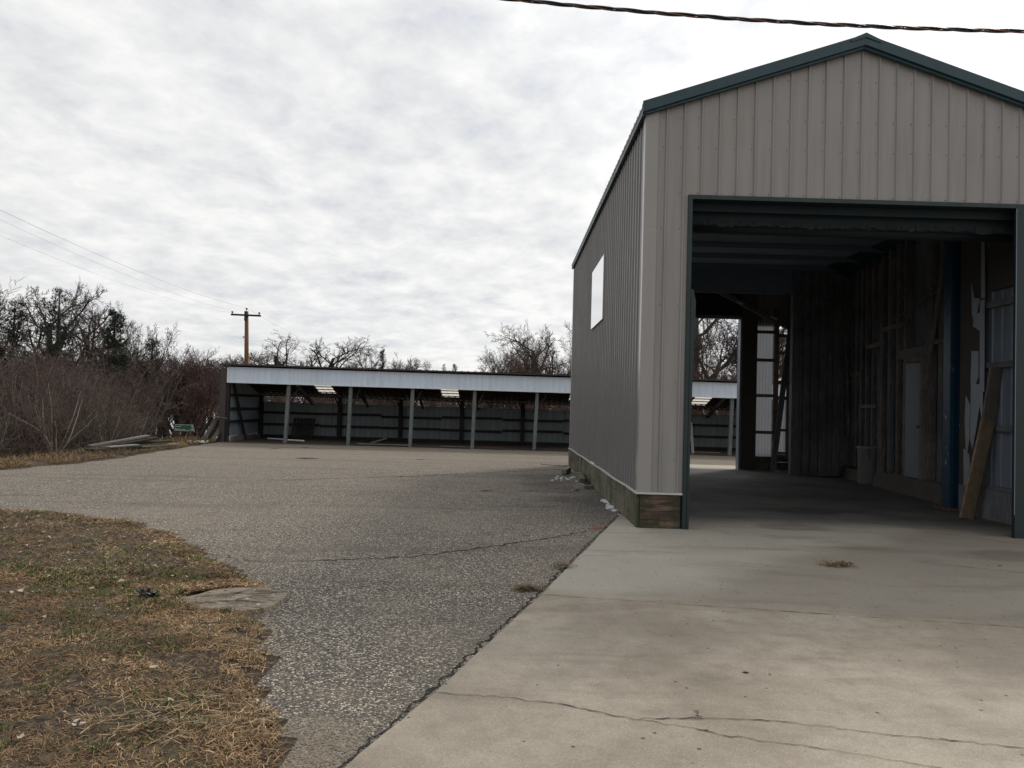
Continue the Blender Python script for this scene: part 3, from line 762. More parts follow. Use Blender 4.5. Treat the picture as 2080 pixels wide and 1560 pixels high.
# corner trim, drip edge, skirt boards
ct = MB()
ct.box(BX0 - 0.022, BX0 + 0.145, BY0 - 0.024, BY0 - 0.004, 3.86, EZ - 0.06)
ct.box(BX0 - 0.026, BX0 + 0.148, BY0 - 0.027, BY0 - 0.005, 0.46, 3.87)
ct.box(BX0 - 0.024, BX0 - 0.004, BY0 - 0.022, BY0 + 0.13, 0.46, EZ - 0.06)
ct.build('corner_trim', MT['trim'], barn, bevel=0.006)
ct = MB(); ct.box(BX0 - 0.024, BX0 + 0.02, BY1 - 0.10, BY1 + 0.02, 0.46, EZ - 0.04); ct.build('corner_trim', MT['trim'], barn, bevel=0.006)
dp = MB()
for k in range(12):
    y0 = BY0 + 0.0 + k * 0.92; dz = 0.008 * math.sin(k * 1.9)
    dp.beam((BX0 - 0.035, y0, 0.448 + dz), (BX0 - 0.035, min(BY1, y0 + 0.93), 0.448 + 0.008 * math.sin((k + 1) * 1.9)), 0.03, 0.022)
dp.box(BX0 - 0.05, OX0 - 0.06, BY0 - 0.05, BY0 - 0.012, 0.438, 0.462)
dp.build('drip_edge', MT['drip'], barn)
for zi, (z0, z1) in enumerate(((0.0, 0.145), (0.149, 0.29), (0.294, 0.436))):
    sb = MB(); y = BY0 + 0.02; k = zi
    while y < BY1:
        L_ = (2.44, 3.05, 1.83, 2.7)[k % 4]; e_ = min(BY1, y + L_ - 0.006)
        o_ = random.uniform(-0.006, 0.006)
        sb.beam((BX0 - 0.012 + o_, y, (z0 + z1) / 2 + random.uniform(-.003, .003)), (BX0 - 0.012 + o_ + random.uniform(-.006, .006), e_, (z0 + z1) / 2), 0.04, z1 - z0)
        y += L_; k += 1
    sb.build('skirt_board', MT['skirt'], barn, bevel=0.004)
for z0, z1 in ((0.005, 0.215), (0.22, 0.43)):
    sb = MB(); sb.box(BX0 + 0.012, OX0 - 0.075, BY0 - 0.012, BY0 + 0.03, z0, z1); sb.build('skirt_board', MT['skirtfront'], barn, bevel=0.006)
for (a0, a1, b0, b1) in ((OX1 + 0.16, BX1, BY0 - 0.012, BY0 + 0.03), (BX1 - 0.03, BX1 + 0.012, BY0 + 0.035, BY1 - 0.035), (BX0 + 0.03, RO0, BY1 + 0.022, BY1 + 0.055), (RO1 + 0.05, BX1 - 0.035, BY1 + 0.022, BY1 + 0.055)):
    for z0, z1 in ((0.0, 0.215), (0.22, 0.43)):
        sb = MB(); sb.box(a0, a1, b0, b1, z0, z1); sb.build('skirt_board', MT['skirt'], barn, bevel=0.004)
# splice batten on the skirt
for (q0, q1, q2) in ((17.4, 17.52, 0.02), (19.9, 20.1, 0.28)): sb = MB(); sb.box(BX0 - 0.05, BX0 - 0.034, q0, q1, q2, 0.43); sb.build('batten', MT['wood_grey'], barn)

# roof: ribs run down each slope
def roof_slope(x_r, x_e, y0, y1, name):
    prof = []; rib = 0.2286; k = 0
    while y0 + k * rib < y1:
        c = y0 + 0.05 + k * rib
        for d, hh in ((-0.03, 0), (-0.012, 0.02), (0.012, 0.02), (0.03, 0)): prof.append((c + d, hh))
        k += 1
    prof = [(y0, 0)] + [p for p in prof if y0 < p[0] < y1] + [(y1, 0)]
    m_ = MB(); n = len(prof)
    for lift in (0.0, -0.035):
        for x in (x_r, x_e):
            for (y, hh) in prof: m_.v.append((x, y, roofz(x) + 0.01 + hh + lift))
    for i in range(n - 1):
        m_.f.append((i, i + 1, n + i + 1, n + i)); m_.f.append((2 * n + i, 3 * n + i, 3 * n + i + 1, 2 * n + i + 1))
        m_.f.append((n + i, n + i + 1, 3 * n + i + 1, 3 * n + i))
    return m_.build(name, MT['green'], barn)
roof_slope(RX, BX0 - 0.075, BY0 - 0.10, BY1 + 0.10, 'roof'); roof_slope(RX, BX1 + 0.08, BY0 - 0.10, BY1 + 0.10, 'roof')
rc = MB()
for yy in ((BY0 - 0.13, BY1 + 0.12),):
    rc.add([(RX - 0.2, yy[0], roofz(RX - .2) + 0.038), (RX, yy[0], RZ + 0.062), (RX + 0.2, yy[0], roofz(RX + .2) + 0.038), (RX - 0.2, yy[1], roofz(RX - .2) + 0.038), (RX, yy[1], RZ + 0.062), (RX + 0.2, yy[1], roofz(RX + .2) + 0.038),
            (RX - 0.2, yy[0], roofz(RX - .2) + 0.0), (RX, yy[0], RZ), (RX + 0.2, yy[0], roofz(RX + .2))],
           [(0, 1, 4, 3), (1, 2, 5, 4), (0, 6, 7, 1), (1, 7, 8, 2)])
rc.build('ridge_cap', MT['green'], barn)
def rake(xa, xb):
    m_ = MB()
    za, zb = roofz(xa), roofz(xb)
    def bar(y0, y1, top, bot):
        vs = [(x, y, z + d) for (x, z) in ((xa, za), (xb, zb)) for (y, d) in ((y0, bot), (y1, bot), (y1, top), (y0, top))]
        fs = [(0, 1, 2, 3), (7, 6, 5, 4), (0, 4, 5, 1), (1, 5, 6, 2), (2, 6, 7, 3), (3, 7, 4, 0)]
        if xa > xb: fs = [tuple(reversed(f)) for f in fs]
        m_.add(vs, fs)
    bar(BY0 - 0.118, BY0 - 0.085, 0.05, -0.095); bar(BY0 - 0.084, BY0 - 0.028, -0.07, -0.128); bar(BY0 - 0.10, BY0 - 0.02, 0.032, 0.0)
    m_.build('rake_trim', MT['green'], barn, bevel=0.004)
rake(BX0 - 0.08, RX); rake(RX, BX1 + 0.08)
ev = MB(); ev.box(BX0 - 0.07, BX0 - 0.026, BY0 - 0.10, BY1 + 0.09, roofz(BX0) - 0.13, roofz(BX0) - 0.02); ev.build('eave_trim', MT['greendoor'], barn)  # darker green than the roof, painting in the shade under the overhang

# white square panel on the side wall
wp = MB(); wp.box(BX0 - 0.045, BX0 - 0.021, 14.02, 15.92, 3.17, 4.36); wp.build('window_panel', MT['white'], barn, bevel=0.004)
# door trims
jb = MB(); jb.box(OX0 - 0.055, OX0 + 0.0, BY0 - 0.03, BY0 + 0.16, 0.0, OZ + 0.0)
jb.build('door_jamb', MT['greendoor'], barn, bevel=0.003)
jb = MB()      # bent lower half of the left jamb
pts = [(0.0, 0), (1.0, 0.0), (1.9, 0.012), (2.5, 0.03), (2.95, 0.035), (3.1, 0.0)]
for (z0, d0), (z1, d1) in zip(pts[:-1], pts[1:]):
    jb.add([(OX0 + 0.002, BY0 - 0.034, z0), (OX0 + 0.03 + d0, BY0 - 0.038, z0), (OX0 + 0.03 + d1, BY0 - 0.038, z1), (OX0 + 0.002, BY0 - 0.034, z1),
            (OX0 + 0.002, BY0 + 0.1, z0), (OX0 + 0.03 + d0, BY0 + 0.1, z0), (OX0 + 0.03 + d1, BY0 + 0.1, z1), (OX0 + 0.002, BY0 + 0.1, z1)],
           [(0, 1, 2, 3), (1, 5, 6, 2), (5, 4, 7, 6)])
jb.build('bent_jamb_cover', MT['greendoor'], barn)
jb = MB(); jb.box(OX1 + 0.005, OX1 + 0.155, BY0 - 0.03, BY0 + 0.035, 0.0, OZ); jb.build('door_jamb', MT['greendoor'], barn, bevel=0.003)
jb = MB(); jb.box(OX1 - 0.003, OX1 + 0.004, BY0 - 0.034, BY0 - 0.026, 0.3, OZ - 0.05); jb.build('weather_strip', MT['inner'], barn)
jb = MB(); jb.box(OX0 - 0.055, OX1 + 0.16, BY0 - 0.026, BY0 + 0.16, OZ - 0.045, OZ + 0.012); jb.build('door_header', MT['greendoor'], barn, bevel=0.003)

# ---- inside
fr = MB()
fr.box(OX0 - 0.1, 8.6, BY0 + 0.17, BY0 + 0.21, 4.18, 4.75); fr.build('header_beam', MT['darkgreen'], barn)
fr = MB(); fr.box(2.1, 7.3, BY0 + 0.30, BY0 + 0.34, 4.02, 4.34); fr.build('lintel_board', MT['darkgreen'], barn)
# ragged insulation fringe along the rolled-up curtain
fg = MB(); x = 2.15
while x < 7.0:
    wv = random.uniform(0.14, 0.30); zt = 4.10 + random.uniform(-0.01, 0.01); zb = 4.03 - random.uniform(0, 0.02)
    fg.add([(x + 0.01, BY0 + 0.285, zt), (x + wv - 0.01, BY0 + 0.285, zt), (x + wv * 0.98, BY0 + 0.275, zb), (x + wv * 0.6, BY0 + 0.26, zb - random.uniform(-.02, .03)), (x + wv * 0.3, BY0 + 0.27, zb + random.uniform(-.02, .03)), (x, BY0 + 0.275, zb)], [(0, 1, 2, 3, 4, 5)])
    x += wv
fg.build('insulation_fringe', plain('grey torn insulation', (0.022, 0.024, 0.028), 0.9, 0.4, 12, 0.8), barn)
rl = MB(); rl.tube([(2.1, BY0 + 0.48, 4.10), (3.6, BY0 + 0.48, 4.085), (5.2, BY0 + 0.48, 4.07), (7.0, BY0 + 0.48, 4.09)], 0.13, 10); rl.build('rolled_curtain', MT['darkgreen'], barn, smooth=True)
tg = MB(); tg.box(4.33, 4.45, BY0 + 0.27, BY0 + 0.295, 4.205, 4.235); tg.build('tape_scrap', MT['silver'], barn)

cl = MB(); cl.box(BX0 + 0.08, BX1 - 0.05, BY0 + 0.25, BY1 - 0.05, 5.28, 5.31); cl.build('ceiling', MT['dark'], barn)
pu = MB()
for y in np.arange(BY0 + 0.9, BY1, 1.2): pu.box(BX0 + 0.1, BX1 - 0.1, y, y + 0.04, 5.17, 5.277)
pu.build('joist', MT['dark'], barn)
# hanging sheet that closes the upper part before the last bay, its post and rim
hs = MB(); hs.box(BX0 + 0.12, 7.18, 19.50, 19.53, 4.61, 5.275); hs.build('hanging_sheet', MT['dark'], barn)
hs = MB(); hs.box(BX0 + 0.12, 7.18, 19.485, 19.545, 4.585, 4.607); hs.build('sheet_rim', MT['wood_old'], barn)
ps = MB(); ps.box(7.185, 7.36, 19.45, 19.62, 0, 5.27); ps.build('post', MT['wood_dark'], barn)
ps = MB(); ps.box(7.39, 8.80, 19.50, 19.53, -0.01, 5.27); ps.build('board_partition', MT['wood_dark'], barn)
for i, (x, w_) in enumerate(((7.46, .09), (7.66, .05), (7.87, .12), (8.1, .05), (8.24, .14), (8.45, .05))):
    ps = MB(); ps.box(x, x + w_, 19.40 + 0.012 * i, 19.495, 0.05, 5.2); ps.build('stud', MT['wood_old'] if i % 2 else MT['wood_dark'], barn)
# rear bay
rb = MB(); rb.box(2.1, 6.75, BY1 - 0.16, BY1 - 0.04, ROZ - 0.03, ROZ + 0.06); rb.build('rear_header', MT['wood_dark'], barn)
rb = MB(); rb.box(2.1, 6.75, BY1 - 0.06, BY1 - 0.03, ROZ + 0.065, 5.2); rb.build('header_sheet', MT['darkgreen'], barn)
rb = MB(); rb.box(RO1 - 0.005, RO1 + 0.045, BY1 - 0.2, BY1 + 0.04, 0, ROZ); rb.build('rear_jamb', MT['inner'], barn)
rb = MB(); rb.box(RO1 + 0.05, 6.72, BY1 - 0.22, BY1 - 0.05, -0.01, 5.2); rb.build('rear_panel', MT['board'], barn)
rb = ribbed(6.74, 7.21, 0.36, 4.35, 'x', BY1 - 0.03, -1, rib=0.085, phase=6.76, h=0.012); rb.build('translucent_sheet', MT['transpanel'], barn)
rb = MB(); rb.box(6.74, 7.24, BY1 - 0.10, BY1 - 0.045, 0.0, 0.355); rb.build('base_board', MT['skirt'], barn)
for z in (0.98, 1.98, 2.95, 3.72):
    g_ = MB(); g_.box(6.72, 7.22, BY1 - 0.11, BY1 - 0.05, z, z + 0.085); g_.build('girt', MT['girt'], barn)
rb = MB(); rb.box(7.225, 7.34, BY1 - 0.14, BY1 - 0.02, 0, 4.4); rb.build('post', MT['girt'], barn)
for z in (3.62, 3.15, 2.35):
    g_ = MB(); g_.box(7.345, 8.6, BY1 - 0.10, BY1 - 0.05, z, z + 0.10); g_.build('girt', MT['wood_old'], barn)
rb = ribbed(7.345, 7.6, 0.5, 1.95, 'x', BY1 - 0.03, -1, rib=0.085, phase=7.36, h=0.012); rb.build('translucent_sheet', MT['transpanel'], barn)
for (q0, q1) in ((1.92, 2.02), (1.06, 1.13)): rb = MB(); rb.box(7.35, 7.6, BY1 - 0.10, BY1 - 0.05, q0, q1); rb.build('girt', MT['girt'], barn)
rb = MB(); rb.beam((7.10, 20.5, 0.0), (7.62, 20.75, 4.0), 0.14, 0.05, up=(0, 1, 0)); rb.build('diagonal_brace', MT['wood_dark'], barn)
rb = MB(); rb.beam((5.45, 20.2, 4.75), (7.6, 20.4, 3.75), 0.04, 0.12); rb.build('diagonal_brace', MT['wood_old'], barn)
for (q0, q1) in ((5.95, 4.47), (6.85, 4.10)): rb = MB(); rb.beam((q0, 20.15, q1), (q0 + 0.17, 20.15, q1 - 0.07), 0.06, 0.035); rb.build('bracket', MT['silver'], barn)

# right inner wall: near bay lined with light steel
def wx(y): return 7.85 + (y - 13.4) * 0.118
iw = ribbed(10.15, 12.55, 0.40, 5.25, 'y', 7.52, -1, rib=0.2286, phase=10.3); iw.build('inner_lining', MT['inner'], barn)
for z in (0.42, 1.35, 2.32, 3.26, 4.2):
    g_ = MB(); g_.box(7.44, 7.498, 10.15, 11.95, z, z + 0.09); g_.build('girt', MT['wood_dark'], barn)
g_ = MB(); g_.box(7.43, 7.50, 10.15, 11.88, 3.52, 5.25); g_.build('upper_board', MT['board'], barn)
g_ = MB(); g_.box(7.36, 7.50, 10.15, 12.5, 0.0, 0.46); g_.build('base_board', MT['wood_dark'], barn)
# foil-faced board, peeling
g_ = MB(); g_.box(7.425, 7.47, 12.02, 12.60, 0.0, 5.25); g_.build('hardboard_strip', MT['board'], barn)
def flake(pts, x=7.425, name='peeling_foil'):
    m_ = MB(); n = len(pts); pts = [(11.88 + (y - 12.15) * 0.62, z) for y, z in pts]; x -= 0.02
    m_.add([(x, y, z) for y, z in pts] + [(x + 0.008, y, z) for y, z in pts], [tuple(reversed(range(n))), tuple(range(n, 2 * n))] + [(i, (i + 1) % n, n + (i + 1) % n, n + i) for i in range(n)])
    m_.build(name, MT['silver'], barn)
flake([(12.16, 1.95), (12.34, 1.95), (12.36, 3.38), (12.18, 3.40)], 7.40)
flake([(12.19, 3.42), (12.34, 3.42), (12.36, 4.75), (12.24, 4.8)], 7.41)
flake([(12.15, 2.94), (12.30, 2.90), (12.62, 3.00), (12.58, 3.18), (12.36, 3.20), (12.18, 3.24)], 7.39)
flake([(12.36, 3.42), (12.60, 3.46), (12.72, 3.70), (12.68, 3.2), (12.52, 2.98), (12.44, 3.28)], 7.395)
flake([(12.50, 2.6), (12.78, 2.62), (12.80, 2.1), (12.70, 1.96), (12.48, 2.2)], 7.43)
flake([(12.22, 2.06), (12.72, 2.10), (12.74, 1.2), (12.64, 1.05), (12.5, 1.35), (12.36, 1.75), (12.24, 1.5)], 7.405)
flake([(12.80, 1.75), (12.98, 1.9), (13.02, 1.5), (12.94, 0.9), (12.82, 1.2)], 7.42)
flake([(12.84, 0.95), (13.08, 1.05), (13.06, 0.2), (12.88, 0.12), (12.80, 0.6)], 7.43)
# blue steel column
bc = thing('steel_column', (7.55, 13.0, 0), 'chipped blue steel column at the right side inside the doorway', 'column')
c_ = MB(); c_.box(7.44, 7.49, 12.86, 13.12, 0.03, 5.27); c_.box(7.49, 7.66, 12.96, 13.00, 0.03, 5.27); c_.box(7.66, 7.70, 12.86, 13.12, 0.03, 5.27)
c_.box(7.40, 7.438, 12.84, 13.02, 0.03, 5.27)
c_.build('shaft', MT['blue'], bc, bevel=0.006)
c_ = MB(); c_.box(7.34, 7.76, 12.78, 13.18, 0, 0.03); c_.build('base_plate', MT['brick'], bc)
# old timber wall beyond
bd = MB(); y = 13.45
while y < 19.6:
    wv = random.uniform(0.16, 0.32); d = random.uniform(0, 0.02)
    bd.beam((wx(y + wv / 2) + 0.16 + d, y + wv / 2, 0.1), (wx(y + wv / 2) + 0.16 + d, y + wv / 2, 5.25), wv - 0.008, 0.025, up=(1, 0, 0))
    y += wv
bd.build('sheathing', MT['wood_dark'], barn)
i = 0; y = 13.75
while y < 19.4:
    if not (14.75 < y < 15.6):
        s_ = MB(); k = random.choice((0.05, 0.05, 0.14, 0.09)); x_ = wx(y)
        s_.beam((x_ + 0.06, y, 0.30), (x_ + 0.06 + random.uniform(-.02, .02), y + random.uniform(-.03, .03), 5.2), k, 0.11, up=(1, 0, 0))
        s_.build('stud', MT[('wood_old', 'wood_dark', 'wood_old', 'wood_dark')[i % 4]], barn)
    y += random.uniform(0.30, 0.52); i += 1
for (y0, y1, z0, z1) in ((15.75, 16.9, 3.4, 3.5), (16.9, 18.0, 3.1, 3.2), (17.3, 18.4, 1.72, 1.80), (13.6, 14.7, 2.9, 3.0), (18.3, 19.3, 2.5, 2.6)):
    s_ = MB(); s_.beam((wx(y0) + 0.0, y0, (z0 + z1) / 2), (wx(y1) + 0.0, y1, (z0 + z1) / 2), 0.05, z1 - z0); s_.build('blocking', MT['wood_old'], barn)
for (y0, y1, z0, z1) in ((16.2, 16.75, 0.6, 3.0), (14.05, 14.25, 0.45, 1.5), (17.6, 18.1, 1.9, 4.2), (13.7, 13.95, 1.6, 2.9)):
    s_ = MB(); s_.beam((wx((y0 + y1) / 2) + 0.135, (y0 + y1) / 2, z0), (wx((y0 + y1) / 2) + 0.135, (y0 + y1) / 2, z1), y1 - y0, 0.02, up=(1, 0, 0)); s_.build('patch_sheet', MT['innerdim'], barn)
for (a, b_, w_) in (((wx(14.55) - 0.05, 14.6, 2.05), (wx(13.9) - 0.05, 13.8, 4.7), 0.09), ((wx(18.6) - .06, 18.9, 1.0), (wx(19.3) - .10, 19.35, 4.6), 0.05), ((wx(15.9) - .05, 16.0, 3.6), (wx(14.6) - .05, 14.2, 3.9), 0.02)):
    s_ = MB(); s_.beam(a, b_, w_, 0.04, up=(1, 0, 0)); s_.build('diagonal_brace', MT['wood_old'], barn)
# side door with frame
dy0, dy1, dz0, dz1 = 14.80, 15.50, 0.34, 2.62
s_ = MB(); s_.beam((wx(15.15) + 0.03, 15.15, dz0), (wx(15.15) + 0.03, 15.15, dz1), dy1 - dy0, 0.04, up=(1, 0.12, 0)); door = s_.build('side_door', MT['whitedoor'], barn, bevel=0.004)
s_ = MB(); s_.beam((wx(15.52) - 0.01, 15.56, dz0), (wx(15.52) - 0.01, 15.56, dz1 + 0.06), 0.09, 0.12, up=(1, 0, 0)); s_.beam((wx(14.76) - 0.01, 14.76, dz0), (wx(14.76) - 0.01, 14.76, dz1 + 0.06), 0.07, 0.12, up=(1, 0, 0))
s_.beam((wx(14.74) - 0.01, 14.73, dz1 + 0.05), (wx(15.58) - 0.01, 15.6, dz1 + 0.05), 0.12, 0.09); s_.build('door_frame', MT['doorframe'], barn)
s_ = MB(); s_.beam((wx(14.6), 14.55, dz1 + 0.2), (wx(15.9), 15.95, dz1 + 0.2), 0.06, 0.20); s_.build('door_lintel', MT['wood_old'], barn)
s_ = MB(); s_.tube([(wx(14.9) - 0.02, 14.9, 1.35), (wx(14.9) - 0.08, 14.9, 1.35)], 0.025, 8); s_.build('door_knob', MT['wood_dark'], door)
# low concrete curbs along this wall
for (y0, y1, h0) in ((13.55, 17.1, 0.34), (17.85, 19.35, 0.26)):
    m_ = MB(); n = 16
    for k in range(n + 1):
        y = y0 + (y1 - y0) * k / n; j = 0.04 * mnoise.noise(Vector((y * 2.2, 0, 4))); hh = h0 * (1 + 0.18 * mnoise.noise(Vector((y * 1.7, 3, 1)))) * (0.55 if (k == 0 or k == n) else 1)
        x_ = wx(y)
        m_.v.extend([(x_ - 0.16 + j, y, 0.0), (x_ - 0.13 + j, y, hh), (x_ + 0.14, y, hh + 0.02), (x_ + 0.14, y, 0)])
    for k in range(n):
        a = 4 * k
        for q in range(3): m_.f.append((a + q, a + 4 + q, a + 5 + q, a + 1 + q))
    m_.f.append((0, 1, 2, 3)); m_.f.append((4 * n + 3, 4 * n + 2, 4 * n + 1, 4 * n)); m_.build('concrete_curb', MT['kerb'], barn)
# left inner wall framing (seen only from the side)
s_ = MB()
for y in np.arange(10.4, 21, 2.4): s_.box(BX0 + 0.03, BX0 + 0.18, y, y + 0.15, 0, 5.27)
s_.build('inner_post', MT['wood_dark'], barn)
s_ = MB()
for z in (0.1, 1.2, 2.4, 3.6, 4.8): s_.box(BX0 + 0.025, BX0 + 0.07, BY0 + 0.1, BY1 - 0.1, z, z + 0.14)
s_.build('inner_girt', MT['wood_dark'], barn)

# ---- things inside
bn = thing('waste_bin', (8.2, 17.5, 0), 'pale green white plastic bin by the timber wall inside the building', 'bin')
m_ = MB()
prof = [(0.155, 0.0), (0.165, 0.02), (0.185, 0.78), (0.20, 0.80), (0.20, 0.84), (0.185, 0.845), (0.175, 0.84), (0.165, 0.10)]
n = 20
for (r_, z) in prof:
    for k in range(n):
        a = 2 * math.pi * k / n; q = 1 / max(abs(math.cos(a)), abs(math.sin(a))); q = 1 + (q - 1) * 0.45
        m_.v.append((8.2 + r_ * q * math.cos(a), 17.5 + r_ * q * math.sin(a), z))
for i in range(len(prof) - 1):
    for k in range(n): m_.f.append((i * n + k, i * n + (k + 1) % n, (i + 1) * n + (k + 1) % n, (i + 1) * n + k))
m_.f.append(tuple(reversed(range(n)))); m_.build('body', MT['bin'], bn, smooth=True)
m_ = MB(); m_.box(8.12, 8.16, 17.255, 17.275, 0.58, 0.80); m_.build('scuff_label', MT['innerdim'], bn)

def plank(name, a, b_, w_, h_, mat, label, cat='plank', group=None, up=(0, 0, 1)):
    m_ = MB(); m_.beam(a, b_, w_, h_, up=up); o = m_.build(name, mat, bevel=0.004, loc=a); tag(o, label, cat, group); return o
plank('leaning_plank', (7.02, 11.72, 0.01), (7.27, 11.60, 1.53), 0.25, 0.04, MT['wood_tan'], 'wide tan plank leaning in front against the right jamb of the doorway', up=(-0.3, 1, 0.1))
plank('leaning_plank', (7.20, 11.84, 0.01), (7.40, 11.62, 2.31), 0.25, 0.035, MT['wood_grey'], 'taller greyer plank leaning behind the wide tan plank by the right jamb', up=(-0.3, 1, 0.1))

# straw clump on the driveway
def clump(name, x, y, z, r_, n, label, tint=(0.34, 0.25, 0.14), L=(0.05, 0.13)):
    px = RNG.normal(x, r_, n); py = RNG.normal(y, r_ * 0.55, n)
    o = blades(name, px - x, py - y, np.full(n, 0.004) + RNG.uniform(0, 0.03, n), RNG.uniform(L[0], L[1], n), RNG.uniform(0.004, 0.009, n), RNG.uniform(-0.1, 0.6, n), np.array([tint]) * RNG.uniform(0.35, 1.3, (n, 1)))
    o.location = (x, y, z); tag(o, label, 'straw clump' if 'straw' in name else 'weed clump'); return o
clump('straw_clump', 3.36, 7.78, 0.0, 0.085, 260, 'matted clump of brown straw lying on the bare concrete drive')
clump('weed_clump', 0.20, 6.42, -0.01, 0.055, 300, 'dry brown weed growing at the edge of the concrete drive beside the asphalt', (0.20, 0.14, 0.075), (0.03, 0.08))
clump('weed_clump', 0.98, 3.83, 0.0, 0.010, 22, 'tiny dry weed in the forked crack of the concrete drive', (0.20, 0.13, 0.08), (0.01, 0.03))
clump('weed_clump', 0.55, 7.35, 0.0, 0.06, 120, 'thin dry weed on the concrete edge below the building corner', (0.22, 0.15, 0.09), (0.03, 0.07))

# broken concrete fragment in the grass
def slab_frag():
    pts = [(-2.30, 5.52), (-2.42, 5.75), (-2.25, 6.05), (-2.02, 6.22), (-1.86, 6.16), (-1.70, 6.05), (-1.63, 5.92), (-1.66, 5.62), (-1.74, 5.50), (-1.95, 5.44), (-2.12, 5.42)]
    rag = ragged(pts + [pts[0]], 0.02, 0.05, 31)[:-1]; m_ = MB(); n = len(rag)
    c = (-1.95, 5.8)
    m_.v.extend([(x, y, -0.01) for x, y in rag]); m_.v.extend([(c[0] + (x - c[0]) * 0.97, c[1] + (y - c[1]) * 0.97, 0.016 + 0.012 * mnoise.noise(Vector((x * 5, y * 5, 0)))) for x, y in rag])
    m_.f.append(tuple(range(2 * n - 1, n - 1, -1)) if False else tuple(range(n, 2 * n)))
    for i in range(n): m_.f.append((i, (i + 1) % n, n + (i + 1) % n, n + i))
    mt, t, b = new_mat('broken pale concrete'); v = t.coord()
    a = t.noise(t.mapping(v, rot=(0, 0, R(-25)), scale=(1, 2.2, 1)), 4.5, 8, 0.7, 1.2); g = t.noise(v, 45, 4, 0.6)
    colr = t.mix(t.range(a, 0.36, 0.62), (0.085, 0.07, 0.052), (0.32, 0.27, 0.205)); colr = t.mix(t.range(g, 0.60, 0.7), colr, (0.04, 0.03, 0.025))
    t.put(b.inputs['Base Color'], colr); t.put(b.inputs['Normal'], t.bump(t.math('ADD', a, t.math('MULTIPLY', g, 0.2)), 0.8, 0.02))
    o = m_.build('concrete_fragment', mt)
    for i_, pl_ in enumerate(([(-2.20, 5.62), (-1.98, 5.74), (-1.82, 5.93), (-1.68, 6.02)], [(-1.98, 5.74), (-1.80, 5.70), (-1.66, 5.78)], [(-2.30, 5.80), (-2.05, 5.92), (-1.95, 6.12)])):
        ribbon(pl_, 0.018, 0.024, 60 + i_, 0.02, 0.03).build('crack', MT['crack'], o)
    return tag(o, 'flat broken piece of pale concrete in the dead grass beside the asphalt', 'concrete slab')
slab_frag()
m_ = MB()
for k in range(26):
    a = random.uniform(0, 6.28); r_ = random.uniform(0, 0.05); p = Vector((-2.62 + r_ * math.cos(a) * 1.3, 5.71 + r_ * math.sin(a), 0.04))
    q = p + Vector((random.uniform(-.06, .06), random.uniform(-.04, .04), random.uniform(0.0, .05)))
    m_.beam(p, q, random.uniform(0.012, 0.035), 0.008, up=(random.random(), random.random(), 1))
tag(m_.build('plastic_scrap', MT['blackrubber'], loc=(-2.62, 5.71, 0.02)), 'crumpled black plastic scrap in the dead grass left of the concrete piece', 'litter')

# blocks and rubble beside the long wall
m_ = MB(); m_.beam((1.33, 17.75, 0.055), (1.50, 18.55, 0.055), 0.12, 0.11); tag(m_.build('timber_block', MT['wood_grey'], bevel=0.004, loc=(1.42, 18.1, 0)), 'short grey timber block on the asphalt near the rear of the long wall', 'timber block')
m_ = MB(); m_.beam((1.52, 15.3, 0.07), (1.60, 16.9, 0.07), 0.12, 0.13); tag(m_.build('timber_block', MT['skirt'], bevel=0.004, loc=(1.56, 16, 0)), 'mossy square timber lying against the skirt boards of the long wall', 'timber block')
def rubble(name, x, y, n, sx_, sy_, r0, r1, mat, label, cat, z0=-0.01):
    m_ = MB()
    for _ in range(n):
        cx_, cy_ = random.gauss(x, sx_), random.gauss(y, sy_); r_ = random.uniform(r0, r1); th = random.uniform(0, 3); q = []
        for (u, v_) in ((-1, -.6), (.8, -.7), (1.1, .4), (0, .9), (-1.1, .4)):
            q.append((cx_ + r_ * (u * math.cos(th) - v_ * math.sin(th)), cy_ + r_ * (u * math.sin(th) + v_ * math.cos(th))))
        h_ = r_ * random.uniform(0.15, 0.5); b0 = len(m_.v); m_.v.extend([(a, c, z0) for a, c in q] + [(a * .9 + cx_ * .1, c * .9 + cy_ * .1, z0 + h_ * random.uniform(.7, 1.2)) for a, c in q])
        m_.f.append(tuple(b0 + 5 + k for k in range(5)))
        for k in range(5): m_.f.append((b0 + k, b0 + (k + 1) % 5, b0 + 5 + (k + 1) % 5, b0 + 5 + k))
    return tag(m_.build(name, mat, loc=(x, y, 0)), label, cat)
rubble('stone_pile', 1.50, 14.75, 9, 0.12, 0.22, 0.05, 0.16, MT['kerb'], 'small heap of flat pale stones before the mossy timber at the long wall', 'stones')
rubble('snow_patch', 1.66, 12.2, 34, 0.03, 0.55, 0.015, 0.06, MT['snow'], 'thin strip of crusted snow along the foot of the long wall near its front corner', 'snow')
rubble('snow_patch', 1.33, 16.8, 16, 0.12, 0.35, 0.02, 0.06, MT['snow'], 'scattered snow crumbs on dark asphalt between the two timber blocks', 'snow')
rubble('brick_rubble', 1.15, 9.85, 7, 0.05, 0.08, 0.02, 0.05, MT['brick'], 'crumbled reddish brick bits on the asphalt by the front corner', 'rubble')
m_ = MB(); m_.beam((1.55, 20.4, 0.0), (0.95, 20.9, 0.0), 0.10, 0.02); tag(m_.build('pale_board', MT['doorframe'], loc=(1.3, 20.6, 0.003)), 'thin pale board lying flat by the rear corner of the building', 'board')

